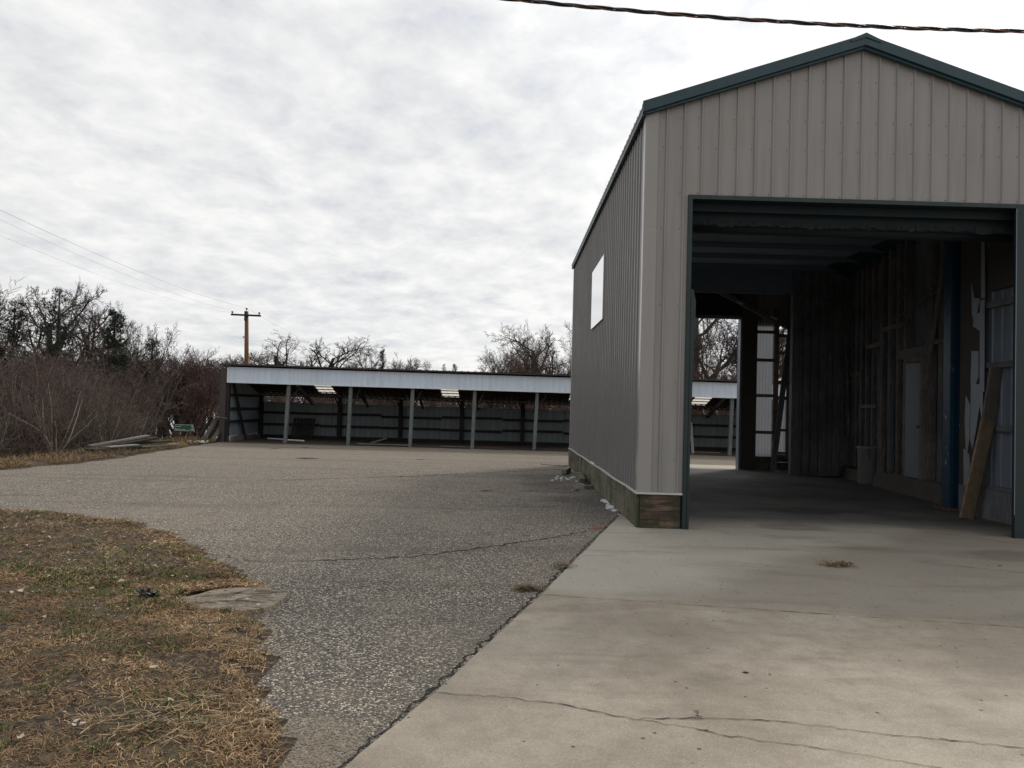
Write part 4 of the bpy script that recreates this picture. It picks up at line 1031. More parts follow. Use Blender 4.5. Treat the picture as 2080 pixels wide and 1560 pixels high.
# ---- overhead service cable close to the camera
cb = thing('service_cable', (2.0, 7.0, 5.15), 'thick twisted black service cable slanting across the top right sky', 'cable')
def cable_pts(f0, f1, n):
    out = []
    for i in range(n):
        t_ = f0 + (f1 - f0) * i / (n - 1); x = -3.0 + 12.0 * t_
        z = 5.12 + 0.0092 * (x - 4.1) ** 2
        out.append((x, z))
    return out
for s_i in range(3):
    pts = []
    for (x, z) in cable_pts(0, 1, 420):
        a = 2 * math.pi * x / 0.76 + s_i * 2 * math.pi / 3
        r_ = 0.0115; pts.append((x, 7.0 + r_ * math.cos(a), z + r_ * math.sin(a)))
    m_ = MB(); m_.tube(pts, 0.0095 if s_i < 2 else 0.007, 7); m_.build('strand', MT['cableblack'] if s_i < 2 else MT['cablebare'], cb, smooth=True)

# ================================================================== OPEN SHED
SY0, SY1, SX0, SX1 = 27.5, 31.0, -10.0, 12.6
shed = thing('open_shed', (0, 27.5, 0), 'long low open-fronted shed with a pale fascia across the back of the lot', 'shed')
def sroof(y): return 2.72 - (y - SY0) * 0.272
drop = lambda x: -0.004 * (x + 10)                      # the shed settles slightly towards the right
f_ = ribbed(SX0, SX1, lambda x: 2.13 + drop(x) * 0.7, lambda x: 2.68 + drop(x), 'x', SY0 - 0.03, -1, rib=0.2286, h=0.015); f_.build('fascia', MT['shedwhite'], shed)
m_ = MB(); m_.beam((SX0 - 0.02, SY0 - 0.055, 2.125), (SX1, SY0 - 0.055, 2.125 + drop(SX1) * 0.7), 0.03, 0.03); m_.build('fascia_trim', MT['signwhite'], shed)
m_ = MB(); m_.beam((SX0, SY0 + 0.0, 2.27), (SX1, SY0 + 0.0, 2.27 + drop(SX1) * .8), 0.04, 0.24); m_.build('front_beam', MT['wood_black'], shed)
# roof in sheets, with translucent sheets let in
def shed_roof(x0, x1, mat, name, ya=SY0 - 0.17, yb=SY1 + 0.25):
    prof = []; k = 0
    while x0 + k * 0.2286 < x1:
        c = x0 + 0.04 + k * 0.2286
        for d, hh in ((-0.035, 0), (-0.015, 0.022), (0.015, 0.022), (0.035, 0)): prof.append((c + d, hh))
        k += 1
    prof = [(x0, 0)] + [p for p in prof if x0 < p[0] < x1] + [(x1, 0)]; m_ = MB(); n = len(prof)
    for y in (ya, yb):
        for (x, hh) in prof: m_.v.append((x, y, sroof(y) + hh + 0.01 + drop(x)))
    for i in range(n - 1): m_.f.append((i, i + 1, n + i + 1, n + i))
    return m_.build(name, mat, shed)
cuts = [(-7.50, -6.85), (-2.62, -1.95), (2.4, 3.05), (7.2, 7.85)]
x = SX0 - 0.22
for (a, b_) in cuts:
    shed_roof(x, a, MT['shedroof'], 'roof'); shed_roof(a, b_, MT['translucent'], 'skylight', SY0 + 0.5, SY1 - 0.4); shed_roof(a, b_, MT['shedroof'], 'roof', SY0 - 0.17, SY0 + 0.5); shed_roof(a, b_, MT['shedroof'], 'roof', SY1 - 0.4, SY1 + 0.25); x = b_
shed_roof(x, SX1 + 0.2, MT['shedroof'], 'roof')
m_ = MB(); m_.beam((SX0 - 0.22, SY0 - 0.175, sroof(SY0 - .17) - 0.01), (SX1 + .2, SY0 - 0.175, sroof(SY0 - .17) - 0.01 + drop(SX1)), 0.02, 0.05); m_.build('roof_edge', MT['shedroof'], shed)
for y in np.arange(SY0 + 0.35, SY1 + 0.1, 0.36):
    m_ = MB(); m_.beam((SX0 - 0.1, y, sroof(y) - 0.022), (SX1, y, sroof(y) - 0.022 + drop(SX1)), 0.09, 0.035); m_.build('purlin', MT['wood_black'], shed)
fronts = [-7.87, -5.65, -3.43, -1.20, 1.05, 3.35, 5.7, 8.06, 10.35]
for i, x in enumerate(fronts):
    tl = random.uniform(-0.03, 0.03) - 0.05
    m_ = MB(); m_.beam((x + tl, SY0 + 0.10, -0.05), (x, SY0 + 0.10, 2.45), 0.135, 0.12); m_.build('front_post', MT['postgrey'], shed, bevel=0.006)
    m_ = MB(); m_.beam((x + 0.06, SY0 + 0.15, 1.42), (x + 0.30, SY0 + 0.22, 2.02), 0.03, 0.06); m_.build('knee_brace', MT['wood_black'], shed)
    m_ = MB(); m_.beam((x, SY0 + 0.1, 2.38 + drop(x)), (x, SY1 + 0.1, 2.38 + drop(x) - 3.5 * 0.272), 0.05, 0.16); m_.build('rafter', MT['wood_black'], shed)
backs = [-9.9, -6.75, -4.3, -1.85, 0.6, 3.0, 5.5, 7.3, 9.8, 12.3]
for i, x in enumerate(backs):
    m_ = MB(); m_.beam((x, SY1 - 0.10, -0.05), (x, SY1 - 0.10, sroof(SY1) - 0.02 + drop(x)), 0.16, 0.15); m_.build('rear_post', MT['wood_black'], shed)
    if 0 < i < 9:
        m_ = MB(); m_.beam((x + 0.05, SY1 - 0.2, 1.15), (x - 0.22, SY1 - 0.35, 1.85), 0.05, 0.04, up=(0, 1, 0)); m_.build('knee_brace', MT['wood_black'], shed)
bw = ribbed(SX0, SX1, 0.10, lambda x: 1.44 + drop(x) * 0.4, 'x', SY1 + 0.02, -1, rib=0.2286, h=0.015); bw.build('back_wall', MT['shedback'], shed)
m_ = MB(); m_.beam((SX0, SY1 - 0.02, 1.45), (SX1, SY1 - 0.02, 1.45 + drop(SX1) * .4), 0.10, 0.025); m_.build('wall_cap', MT['wood_grey'], shed)
for z in (0.55, 1.02):
    x = SX0
    while x < SX1 - 0.1:
        L_ = 2.45; m_ = MB(); dz = random.uniform(-0.03, 0.03); m_.beam((x, SY1 - 0.035, z + dz), (min(SX1, x + L_ - 0.02), SY1 - 0.035, z + dz + random.uniform(-.02, .02)), 0.04, 0.10); m_.build('girt', MT['wood_black'], shed); x += L_
m_ = MB(); m_.beam((SX0, SY1 - 0.04, 0.06), (SX1, SY1 - 0.04, 0.04), 0.05, 0.2); m_.build('base_board', MT['wood_black'], shed)
# end walls
def end_wall(x, out, mat_out, mat_in):
    a = ribbed(SY0 - 0.02, SY1 + 0.05, 0.20, lambda y: sroof(y) - 0.02, 'y', x, out, rib=0.2286, h=0.015); a.build('end_wall', mat_out, shed)
    b_ = ribbed(SY0 + 0.02, SY1, 0.20, lambda y: sroof(y) - 0.04, 'y', x - out * 0.03, -out, rib=0.2286, h=0.012); b_.build('end_lining', mat_in, shed)
end_wall(SX0 - 0.04, -1, MT['shedend'], MT['shedinner']); end_wall(SX1 + 0.04, 1, MT['shedend'], MT['shedinner'])
m_ = MB(); m_.box(SX0 - 0.30, SX0 - 0.03, SY0 - 0.01, SY0 + 0.03, 0.0, 2.62); m_.build('corner_flashing', MT['shedend'], shed)
m_ = MB(); m_.box(SX0 - 0.06, SX0 + 0.02, SY0 - 0.06, SY0 - 0.02, 2.12, 2.66); m_.build('fascia_end', MT['signwhite'], shed)
m_ = MB(); m_.beam((SX0 - 0.03, SY0 + 0.05, 0), (SX0 - 0.03, SY0 + 0.05, 2.6), 0.13, 0.13); m_.build('corner_post', MT['wood_black'], shed)
for z in (0.72, 1.18, 1.68):
    m_ = MB(); m_.beam((SX0 + 0.04, SY0 + 0.1, z), (SX0 + 0.04, SY1 - 0.1, z), 0.05, 0.10); m_.build('girt', MT['wood_black'], shed)
m_ = MB(); m_.beam((SX0 + 0.08, SY0 + 0.2, 2.2), (SX0 + 0.12, SY0 + 1.6, 0.0), 0.06, 0.11); m_.build('diagonal_brace', MT['wood_black'], shed)
m_ = MB(); m_.beam((SX0 + 0.10, SY0 + 0.05, 0.1), (SX0 + 0.10, SY1, 0.1), 0.06, 0.20); m_.build('base_board', MT['wood_grey'], shed)
# dirt floor of the shed
m_ = MB(); nx = 90; ny = 12
for j in range(ny + 1):
    for i in range(nx + 1):
        x = SX0 + (SX1 - SX0) * i / nx; y = 27.55 + 3.45 * j / ny + (0.18 * mnoise.noise(Vector((x * 1.3, 0, 0))) if j == 0 else 0)
        m_.v.append((x, y, (0.0 if j == 0 else 0.02) + 0.05 * max(0, mnoise.noise(Vector((x * 0.9, y * 0.9, 2)))) + 0.02 * mnoise.noise(Vector((x * 4, y * 4, 2)))))
for j in range(ny):
    for i in range(nx): a = j * (nx + 1) + i; m_.f.append((a, a + 1, a + nx + 2, a + nx + 1))
struct(m_.build('dirt_floor', MT['dirt'], smooth=True))

# things in and by the shed
pal = thing('pallet', (-8.1, 30.5, 0), 'dark wooden pallet standing against the back wall inside the open shed', 'pallet')
for k in range(7):
    m_ = MB(); x = -8.48 + k * 0.125; m_.beam((x, 30.35, 0.05), (x, 30.72, 0.86), 0.09, 0.02, up=(0, 1, 0)); m_.build('slat', MT['wood_black'], pal)
for z in (0.12, 0.45, 0.78):
    m_ = MB(); y = 30.35 + (z - 0.05) / 0.81 * 0.37 + 0.06; m_.beam((-8.54, y, z), (-7.68, y, z), 0.08, 0.04); m_.build('stringer', MT['wood_black'], pal)
m_ = MB(); m_.tube([(-9.2, 29.6, 0.06), (-8.4, 29.4, 0.05)], 0.025, 8); tag(m_.build('white_pipe', MT['signwhite'], loc=(-8.8, 29.5, 0.05)), 'thin white pipe on the shed floor left of the pallet', 'pipe')
m_ = MB(); m_.tube([(-8.25, 28.9, 0.06), (-7.55, 28.7, 0.05)], 0.03, 8); tag(m_.build('white_pipe', MT['signwhite'], loc=(-7.9, 28.8, 0.05)), 'short bright white pipe on the shed floor before the pallet', 'pipe')
plank('loose_board', (-5.05, 28.5, 0.05), (-4.55, 28.9, 0.22), 0.14, 0.03, MT['wood_grey'], 'grey board lying tilted between the second and third front posts of the shed', 'board')
plank('loose_board', (-5.4, 27.75, 0.05), (-3.5, 27.7, 0.05), 0.10, 0.04, MT['wood_grey'], 'long grey board flat along the shed front at the third post', 'board')
plank('loose_board', (-2.4, 27.8, 0.04), (-1.3, 27.8, 0.04), 0.12, 0.03, MT['wood_grey'], 'board flat along the shed front at the fourth post', 'board')
plank('leaning_pole', (6.75, 27.9, 0.02), (6.72, 28.2, 1.15), 0.10, 0.04, MT['doorframe'], 'pale upright stick leaning in the shed seen through the doorway', 'pole', up=(0, 1, 0))
plank('loose_board', (6.9, 28.6, 0.05), (7.9, 28.5, 0.05), 0.10, 0.03, MT['doorframe'], 'pale board on the shed floor seen through the doorway', 'board')
# posts leaning against the shed's left end
for i in range(5):
    xa = -10.95 + i * 0.155; col_ = MT['wood_grey'] if i % 2 else MT['wood_black']
    m_ = MB(); m_.beam((xa, 27.30 + 0.03 * i, 0.0), (xa + 0.34, 27.62 + 0.02 * i, 0.86 - 0.02 * i), 0.085, 0.085)
    tag(m_.build('leaning_timber', col_, loc=(xa, 27.3, 0)), ['leftmost dark timber leaning on the left end of the shed', 'grey timber second from the left at the shed end', 'dark timber in the middle of the bundle at the shed end', 'grey timber second from the right at the shed end', 'rightmost dark timber against the shed end wall'][i], 'timber', 'timbers leaning on the left end of the shed')
m_ = MB(); m_.beam((-10.55, 27.5, 0.90), (-10.02, 27.55, 0.84), 0.16, 0.03); tag(m_.build('cap_board', MT['wood_grey'], loc=(-10.3, 27.5, 0.9)), 'short board resting across the tops of the timbers at the shed end', 'board')
# lumber pile on the verge
pile = [((-10.95, 18.7, 0.05), (-10.35, 20.7, 0.09), 0.30, 0.05, 'wood_black', 'long black board lowest at the near end of the lumber pile'),
        ((-10.60, 19.6, 0.13), (-10.15, 21.2, 0.15), 0.32, 0.04, 'wood_black', 'dark board under the white-topped board of the lumber pile'),
        ((-10.40, 20.1, 0.185), (-10.18, 21.2, 0.195), 0.20, 0.03, 'doorframe', 'white-topped board on the near side of the lumber pile'),
        ((-10.95, 20.3, 0.10), (-10.15, 22.3, 0.34), 0.26, 0.05, 'wood_black', 'dark board slanting up over the lumber pile'),
        ((-11.15, 20.6, 0.16), (-10.35, 22.2, 0.40), 0.22, 0.05, 'wood_grey', 'grey board highest and slanting at the back of the lumber pile'),
        ((-10.65, 21.0, 0.20), (-10.05, 22.9, 0.22), 0.28, 0.05, 'wood_black', 'dark board at the far end of the lumber pile'),
        ((-10.35, 21.6, 0.12), (-9.95, 23.2, 0.13), 0.22, 0.04, 'wood_grey', 'light edged board flat at the far right end of the lumber pile')]
for a, b_, w_, h_, mt, lab in pile: plank('lumber_board', a, b_, w_, h_, MT[mt], lab, 'board', 'boards of the lumber pile on the verge')
m_ = MB()
for k in range(14):
    p = Vector((-10.5 + k * 0.045 + random.uniform(-.03, .03), 25.4 + random.uniform(-.1, .1), 0.08)); m_.beam(p, p + Vector((random.uniform(.03, .12), random.uniform(-.1, .1), random.uniform(-.02, .06))), random.uniform(.03, .08), 0.02, up=(random.random(), random.random(), 1))
tag(m_.build('white_sheeting', MT['snow'], loc=(-10.2, 25.4, 0.05)), 'crumpled white sheeting on the verge just before the shed end', 'litter')

# ---- road sign beyond the verge
sg = thing('road_sign', (-20.97, 50, -1.45), 'green distance road sign with two white lines standing among the bare trees', 'sign')
m_ = MB(); m_.box(-21.56, -20.38, 49.97, 49.99, -0.58, -0.19); pn = m_.build('panel', MT['signgreen'], sg)
m_ = MB(); e = 0.022
m_.box(-21.56, -20.38, 49.955, 49.968, -0.19 - e, -0.19); m_.box(-21.56, -20.38, 49.955, 49.968, -0.58, -0.58 + e)
m_.box(-21.56, -21.56 + e, 49.955, 49.968, -0.578 + e, -0.192 - e); m_.box(-20.38 - e, -20.38, 49.955, 49.968, -0.578 + e, -0.192 - e); m_.build('border', MT['signwhite'], sg)
def text(s_, x, z, size, align='LEFT'):
    cu = bpy.data.curves.new('lettering', 'FONT'); cu.body = s_; cu.size = size; cu.align_x = align; cu.extrude = 0.004
    o = bpy.data.objects.new('lettering', cu); COL.objects.link(o)
    dg = bpy.context.evaluated_depsgraph_get(); me = bpy.data.meshes.new_from_object(o.evaluated_get(dg)); bpy.data.objects.remove(o)
    ob = bpy.data.objects.new('lettering', me); COL.objects.link(ob); me.materials.clear(); me.materials.append(MT['signwhite'])
    ob.parent = sg; ob.rotation_euler = (R(90), 0, 0); ob.location = (x + 20.97, 49.955 - 50, z + 1.45)
text('Lanark', -21.50, -0.34, 0.125); text('8', -20.43, -0.35, 0.14, 'RIGHT'); text('Bloomsbury', -21.50, -0.53, 0.125); text('14', -20.43, -0.53, 0.14, 'RIGHT')
for x in (-21.27, -20.62):
    m_ = MB(); m_.box(x - .04, x + .04, 50.0, 50.08, -1.5, -0.15); m_.build('post', MT['signpost'], sg)
    m_ = MB(); m_.beam((x + 0.24, 50.55, -1.5), (x + 0.02, 50.1, -0.6), 0.05, 0.05); m_.build('brace', MT['signpost'], sg)

# ---- utility pole and wires
up = thing('utility_pole', (-20.4, 60, -1.5), 'brown wooden utility pole with a single crossarm rising behind the shed', 'utility pole')
m_ = MB(); m_.tube([(-20.55, 60, -1.6), (-20.5, 60, 4), (-20.66, 60, 8.45)], [0.21, 0.18, 0.14], 12); m_.build('pole', MT['pole'], up, smooth=True)
m_ = MB(); m_.beam((-21.82, 59.86, 8.16), (-19.50, 59.86, 8.12), 0.12, 0.14); m_.build('crossarm', MT['poledark'], up)
m_ = MB(); m_.box(-20.74, -20.58, 59.72, 60.08, 7.7, 8.45); m_.build('pole_cap', MT['poledark'], up)
for (x, z) in ((-21.72, 8.22), (-19.62, 8.19), (-20.62, 8.5)):
    m_ = MB(); m_.tube([(x, 59.86, z), (x, 59.86, z + .07), (x, 59.86, z + .10), (x, 59.86, z + .17), (x, 59.86, z + .21)], [0.03, 0.03, 0.085, 0.085, 0.03], 10); m_.build('insulator', MT['glass'], up, smooth=True)
m_ = MB(); m_.box(-20.82, -20.68, 59.8, 59.95, 6.35, 6.5); m_.build('bracket', MT['wire'], up)
def wire(a, b_, sag, r_, label):
    a = Vector(a); b_ = Vector(b_); pts = []
    for k in range(33):
        t_ = k / 32; p = a.lerp(b_, t_); p.z -= sag * 4 * t_ * (1 - t_); pts.append(p)
    m_ = MB(); m_.tube(pts, r_, 4); tag(m_.build('overhead_wire', MT['wire'], loc=tuple(a)), label, 'wire', 'wires of the utility pole')
wire((-20.62, 59.86, 8.72), (-13.0, -12.0, 9.4), 1.5, 0.0075, 'highest thin wire running from the pole top to the upper left')
wire((-21.72, 59.86, 8.43), (-14.0, -12.0, 10.0), 1.5, 0.005, 'middle thin wire running from the pole towards the upper left')
wire((-21.72, 59.86, 8.30), (-14.4, -12.0, 10.2), 2.0, 0.0045, 'lowest thin wire running from the pole towards the left')
wire((-20.62, 59.86, 8.72), (-22.5, 130, 8.2), 0.9, 0.009, 'thin wire sloping from the pole top to the right behind the trees')

# ================================================================== TREES
class Skel:
    """a bare tree as tapered tubes: limbs (trunk part) and twigs (crown part)"""
    def __init__(s, seed): s.r = random.Random(seed); s.limb = MB(); s.twig = MB(); s.needles = []
    def branch(s, p, d, L, r0, level, P):
        rr = s.r; segs = P['segs'][level]; pts = [Vector(p)]; rad = [r0]; d = Vector(d).normalized(); dirs = [d.copy()]
        wig = P['wig'][level]; trop = P['trop'][level]; end = P['end'][level]
        for k in range(segs):
            d = (d + Vector((rr.gauss(0, wig), rr.gauss(0, wig), rr.gauss(0, wig) + trop))).normalized()
            pts.append(pts[-1] + d * (L / segs)); rad.append(r0 * (1 - (1 - end) * (k + 1) / segs)); dirs.append(d.copy())
        sides = P['sides'][level]; (s.limb if level <= P['limb'] else s.twig).tube(pts, rad, sides, cap=False)
        if level + 1 >= len(P['n']) + 0 and P['n'][level] == 0: return
        nch = P['n'][level]
        if nch == 0: return
        nch = max(1, int(round(nch * rr.uniform(0.75, 1.25))))
        s0 = P['start'][level]
        ph = rr.uniform(0, 6.28)
        for k in range(nch):
            t_ = s0 + (1 - s0) * (k + rr.uniform(0.1, 0.9)) / nch; t_ = min(t_, 0.995)
            f = t_ * segs; i = min(int(f), segs - 1); q = pts[i].lerp(pts[i + 1], f - i); dd = dirs[i + 1]
            ang = R(P['ang'][level] * rr.uniform(0.65, 1.35)); ph += 2.4 + rr.uniform(-0.6, 0.6)
            ref = Vector((0, 0, 1)) if abs(dd.z) < 0.9 else Vector((1, 0, 0)); a = dd.cross(ref).normalized(); b_ = dd.cross(a)
            nd = dd * math.cos(ang) + (a * math.cos(ph) + b_ * math.sin(ph)) * math.sin(ang)
            lr = P['len'][level] * (1.0 - P['lentap'][level] * t_) * rr.uniform(0.7, 1.25)
            rloc = r0 * (1 - (1 - end) * t_)
            s.branch(q, nd, L * lr, max(P['rmin'], rloc * P['rad'][level]), level + 1, P)

def dirs_up(n, spread, rr):
    for k in range(n):
        a = 2 * math.pi * (k + rr.random() * 0.8) / n; s_ = R(spread) * rr.uniform(0.3, 1.1); yield Vector((math.cos(a) * math.sin(s_), math.sin(a) * math.sin(s_), math.cos(s_)))

OAK = dict(n=[11, 8, 7, 6, 0], segs=[7, 7, 5, 4, 3], wig=[0.06, 0.16, 0.2, 0.24, 0.22], trop=[0.02, 0.05, 0.05, 0.04, 0.03], end=[0.35, 0.35, 0.35, 0.4, 0.5],
           sides=[8, 5, 4, 3, 3], start=[0.28, 0.22, 0.15, 0.1, 0], ang=[52, 45, 42, 40, 0], len=[0.62, 0.55, 0.52, 0.5, 0], lentap=[0.35, 0.45, 0.4, 0.3, 0], rad=[0.55, 0.58, 0.55, 0.7, 0], rmin=0.008, limb=1)
UPR = dict(n=[12, 8, 7, 5, 0], segs=[9, 7, 5, 3, 2], wig=[0.05, 0.10, 0.14, 0.18, 0.2], trop=[0.03, 0.10, 0.08, 0.06, 0.04], end=[0.2, 0.3, 0.35, 0.4, 0.5],
           sides=[7, 4, 3, 3, 3], start=[0.22, 0.15, 0.12, 0.1, 0], ang=[34, 32, 34, 36, 0], len=[0.55, 0.5, 0.48, 0.5, 0], lentap=[0.45, 0.4, 0.35, 0.3, 0], rad=[0.48, 0.55, 0.55, 0.7, 0], rmin=0.0065, limb=1)
SHR = dict(n=[7, 5, 4, 0], segs=[7, 6, 4, 3], wig=[0.13, 0.22, 0.28, 0.3], trop=[0.05, 0.03, 0.0, 0.0], end=[0.3, 0.35, 0.4, 0.5],
           sides=[5, 3, 3, 3], start=[0.12, 0.1, 0.1, 0], ang=[42, 50, 52, 0], len=[0.55, 0.52, 0.5, 0], lentap=[0.4, 0.35, 0.3, 0], rad=[0.45, 0.5, 0.6, 0], rmin=0.0035, limb=0)

def proto(kind, seed, name, mats, stems=1, spread=10, rad=0.16, L=5.0, P=OAK, lean=0.0):
    s = Skel(seed); rr = s.r
    for d in dirs_up(stems, spread, rr):
        base = Vector((d.x * 0.3 * (stems > 1), d.y * 0.3 * (stems > 1), -0.15))
        s.branch(base, d + Vector((lean, 0, 0)), L * rr.uniform(0.75, 1.1) if stems > 1 else L, rad * (rr.uniform(0.6, 1.1) if stems > 1 else 1), 0, P)
    zmax = max(v[2] for v in s.twig.v)
    root = bpy.data.objects.new(name, None)      # linked when placed
    tr = bpy.data.meshes.new('trunk'); tr.from_pydata(s.limb.v, [], s.limb.f); tr.materials.append(mats[0])
    cr = bpy.data.meshes.new('crown'); cr.from_pydata(s.twig.v, [], s.twig.f); cr.materials.append(mats[1])
    return dict(name=name, trunk=tr, crown=cr, h=zmax, parts=('trunk', 'crown'))

def pine(seed, H, name, wid=1.0):
    rr = random.Random(seed); lm = MB(); nd = MB()
    lm.tube([(0, 0, -0.2), (0.02 * H * rr.uniform(-1, 1), 0, H * 0.5), (0, 0, H)], [0.024 * H, 0.015 * H, 0.012], 7)
    z = H * 0.12
    while z < H * 0.985:
        a = rr.uniform(0, 6.28); f = z / H
        L = H * 0.27 * wid * (1 - f) ** 0.8 * (0.6 + 0.4 * min(1, f / 0.3)) * rr.uniform(0.45, 1.35) + 0.10
        d = Vector((math.cos(a), math.sin(a), rr.uniform(0.15, 0.75))); pts = [Vector((0, 0, z))]
        for q in range(4): d = (d + Vector((rr.gauss(0, .16), rr.gauss(0, .16), rr.gauss(0.06, .10)))).normalized(); pts.append(pts[-1] + d * L / 4)
        lm.tube(pts, [0.014 * L + .008, 0.011 * L + .006, 0.008 * L + .004, 0.006, 0.004], 3, cap=False)
        for _ in range(int(5 + L * 15)):
            t_ = rr.uniform(0.15, 1.0) ** 0.75 * 3.999; i = int(t_); q = pts[i].lerp(pts[i + 1], t_ - i)
            q = q + Vector((rr.gauss(0, 0.09 * L + .02), rr.gauss(0, 0.09 * L + .02), rr.gauss(0.04, 0.10 * L + .03)))
            cd = Vector((d.x * .6 + rr.gauss(0, .5), d.y * .6 + rr.gauss(0, .5), rr.uniform(0.2, 1.2))).normalized()
            for _k in range(7):
                e = (cd + Vector((rr.gauss(0, .45), rr.gauss(0, .45), rr.gauss(0, .45)))).normalized() * rr.uniform(0.09, 0.19); w_ = e.cross(Vector((rr.random(), rr.random(), 1))).normalized() * 0.010
                b0 = len(nd.v); nd.v.extend([tuple(q - w_), tuple(q + w_), tuple(q + e)]); nd.f.append((b0, b0 + 1, b0 + 2))
        z += H * rr.uniform(0.004, 0.013)
    tr = bpy.data.meshes.new('trunk'); tr.from_pydata(lm.v, [], lm.f); tr.materials.append(MT['bark'])
    cr = bpy.data.meshes.new('crown'); cr.from_pydata(nd.v, [], nd.f); cr.materials.append(MT['needle'])
    return dict(name=name, trunk=tr, crown=cr, h=H, parts=('trunk', 'crown'))

PR = {}
B = MT['bark']
PR['oakA'] = proto('oak', 11, 'bare_oak', (B, MT['bark']), rad=0.24, L=6.2, P=OAK)
PR['oakB'] = proto('oak', 23, 'bare_oak', (B, MT['bark']), rad=0.22, L=5.6, P=OAK, lean=0.05)
PR['oakC'] = proto('oak', 37, 'bare_oak', (B, MT['twig']), rad=0.20, L=5.0, P=OAK)
PR['uprA'] = proto('upr', 5, 'bare_tree', (B, MT['twig']), rad=0.15, L=7.0, P=UPR)
PR['uprB'] = proto('upr', 8, 'bare_tree', (B, MT['twig']), stems=3, spread=14, rad=0.12, L=6.2, P=dict(UPR, n=[9, 7, 6, 4, 0]))
PR['redA'] = proto('red', 14, 'bare_tree', (B, MT['twigred']), stems=4, spread=22, rad=0.08, L=3.9, P=dict(UPR, n=[8, 6, 5, 3, 0], rmin=0.0065))
PR['redB'] = proto('red', 15, 'bare_tree', (B, MT['twigred']), stems=3, spread=20, rad=0.08, L=3.6, P=dict(UPR, n=[9, 6, 5, 3, 0], rmin=0.0055))
PR['shA'] = proto('sh', 31, 'bare_shrub', (MT['twiggrey'], MT['twigolive']), stems=7, spread=26, rad=0.036, L=2.7, P=SHR)
PR['shB'] = proto('sh', 32, 'bare_shrub', (MT['twigbrown'], MT['twigbrown']), stems=6, spread=34, rad=0.030, L=2.5, P=SHR)
PR['shC'] = proto('sh', 33, 'bare_shrub', (MT['twiggrey'], MT['twigred']), stems=6, spread=36, rad=0.036, L=2.8, P=dict(SHR, n=[8, 5, 4, 0]))
PR['pineA'] = pine(3, 6.8, 'pine_tree', 1.15); PR['pineB'] = pine(6, 5.0, 'pine_tree', 0.85)

def put(key, x, y, h, label, cat, group=None, rz=None, wide=1.0, base=None):
    p = PR[key]; z = hgt(x, y) if base is None else base; sc = h / p['h']
    r_ = bpy.data.objects.new(p['name'], None); COL.objects.link(r_); r_.location = (x, y, z); r_.empty_display_size = 0.3
    r_.rotation_euler = (0, 0, random.uniform(0, 6.28) if rz is None else rz); r_.scale = (sc * wide, sc * wide, sc)
    tag(r_, label, cat, group)
    for nm in ('trunk', 'crown'):
        if p['name'] == 'bare_shrub': nm2 = 'stems' if nm == 'trunk' else 'twigs'
        else: nm2 = nm
        o = bpy.data.objects.new(nm2, p[nm]); COL.objects.link(o); o.parent = r_
    return r_
def top(x, y, z): return z - hgt(x, y)

# named trees behind and beside the shed
put('oakA', -25.1, 85, top(-25, 85, 9.3), 'broad bare oak on the skyline just right of the utility pole', 'tree', wide=1.4, rz=0.4)
put('oakB', -20.4, 80, top(-20, 80, 8.8), 'rounded dark bare oak second to the right of the utility pole', 'tree', rz=2.1, wide=1.4)
put('oakC', -29.5, 90, top(-29, 90, 7.2), 'small bare tree directly behind the utility pole', 'tree', rz=1.0)
put('oakC', -18.2, 92, top(-18, 92, 6.9), 'low pale bare tree filling the dip right of the two oaks', 'tree', rz=4.0, wide=1.1)
put('oakC', -14.6, 84, top(-14, 84, 8.3), 'slender bare oak standing alone over the middle of the shed roof', 'tree', rz=5.2, wide=0.75)
put('pineB', -16.2, 98, top(-16, 98, 8.4), 'dark narrow pine beside the slender oak above the shed roof', 'tree', wide=0.8)
put('oakB', -13.4, 95, top(-13, 95, 7.6), 'spreading bare tree right of the narrow pine above the shed', 'tree', rz=3.0)
put('uprB', -11.3, 78, top(-11, 78, 6.8), 'feathery bare tree above the third roof bay of the shed', 'tree', rz=1.2, wide=1.1)
put('oakC', -9.3, 80, top(-9, 80, 6.6), 'low rounded bare tree sloping down to the twin pines', 'tree', rz=0.3, wide=1.1)
put('pineA', -8.5, 100, top(-8, 100, 6.9), 'left one of the two small dark pines low on the skyline', 'tree', wide=0.7)
put('pineB', -7.1, 100, top(-7, 100, 6.9), 'right one of the two small dark pines low on the skyline', 'tree', wide=0.8)
put('oakC', -5.2, 95, top(-5, 95, 5.6), 'very low bare tree right of the two small pines', 'tree', rz=2.2)
put('oakC', -1.9, 60, top(-2, 60, 6.2), 'arching bare tree at the left end of the tall group by the building', 'tree', rz=2.6, wide=0.9)
put('uprB', -0.6, 62, top(0, 62, 6.1), 'bare tree second in the group left of the tall building', 'tree', rz=0.6)
put('uprB', 0.7, 58, top(0, 58, 6.9), 'dense dark bare tree in the middle of the group left of the building', 'tree', rz=3.1, wide=1.05)
put('redB', 1.9, 56, top(2, 56, 6.4), 'reddish bare tree low in front of the group left of the building', 'tree', rz=1.1, wide=1.2)
put('uprA', 2.5, 56, top(2, 56, 7.9), 'tall thin bare tree left of the building edge', 'tree', rz=0.2)
put('uprA', 4.0, 54, top(4, 54, 8.6), 'tallest thin bare tree touching the rear edge of the building', 'tree', rz=2.9)
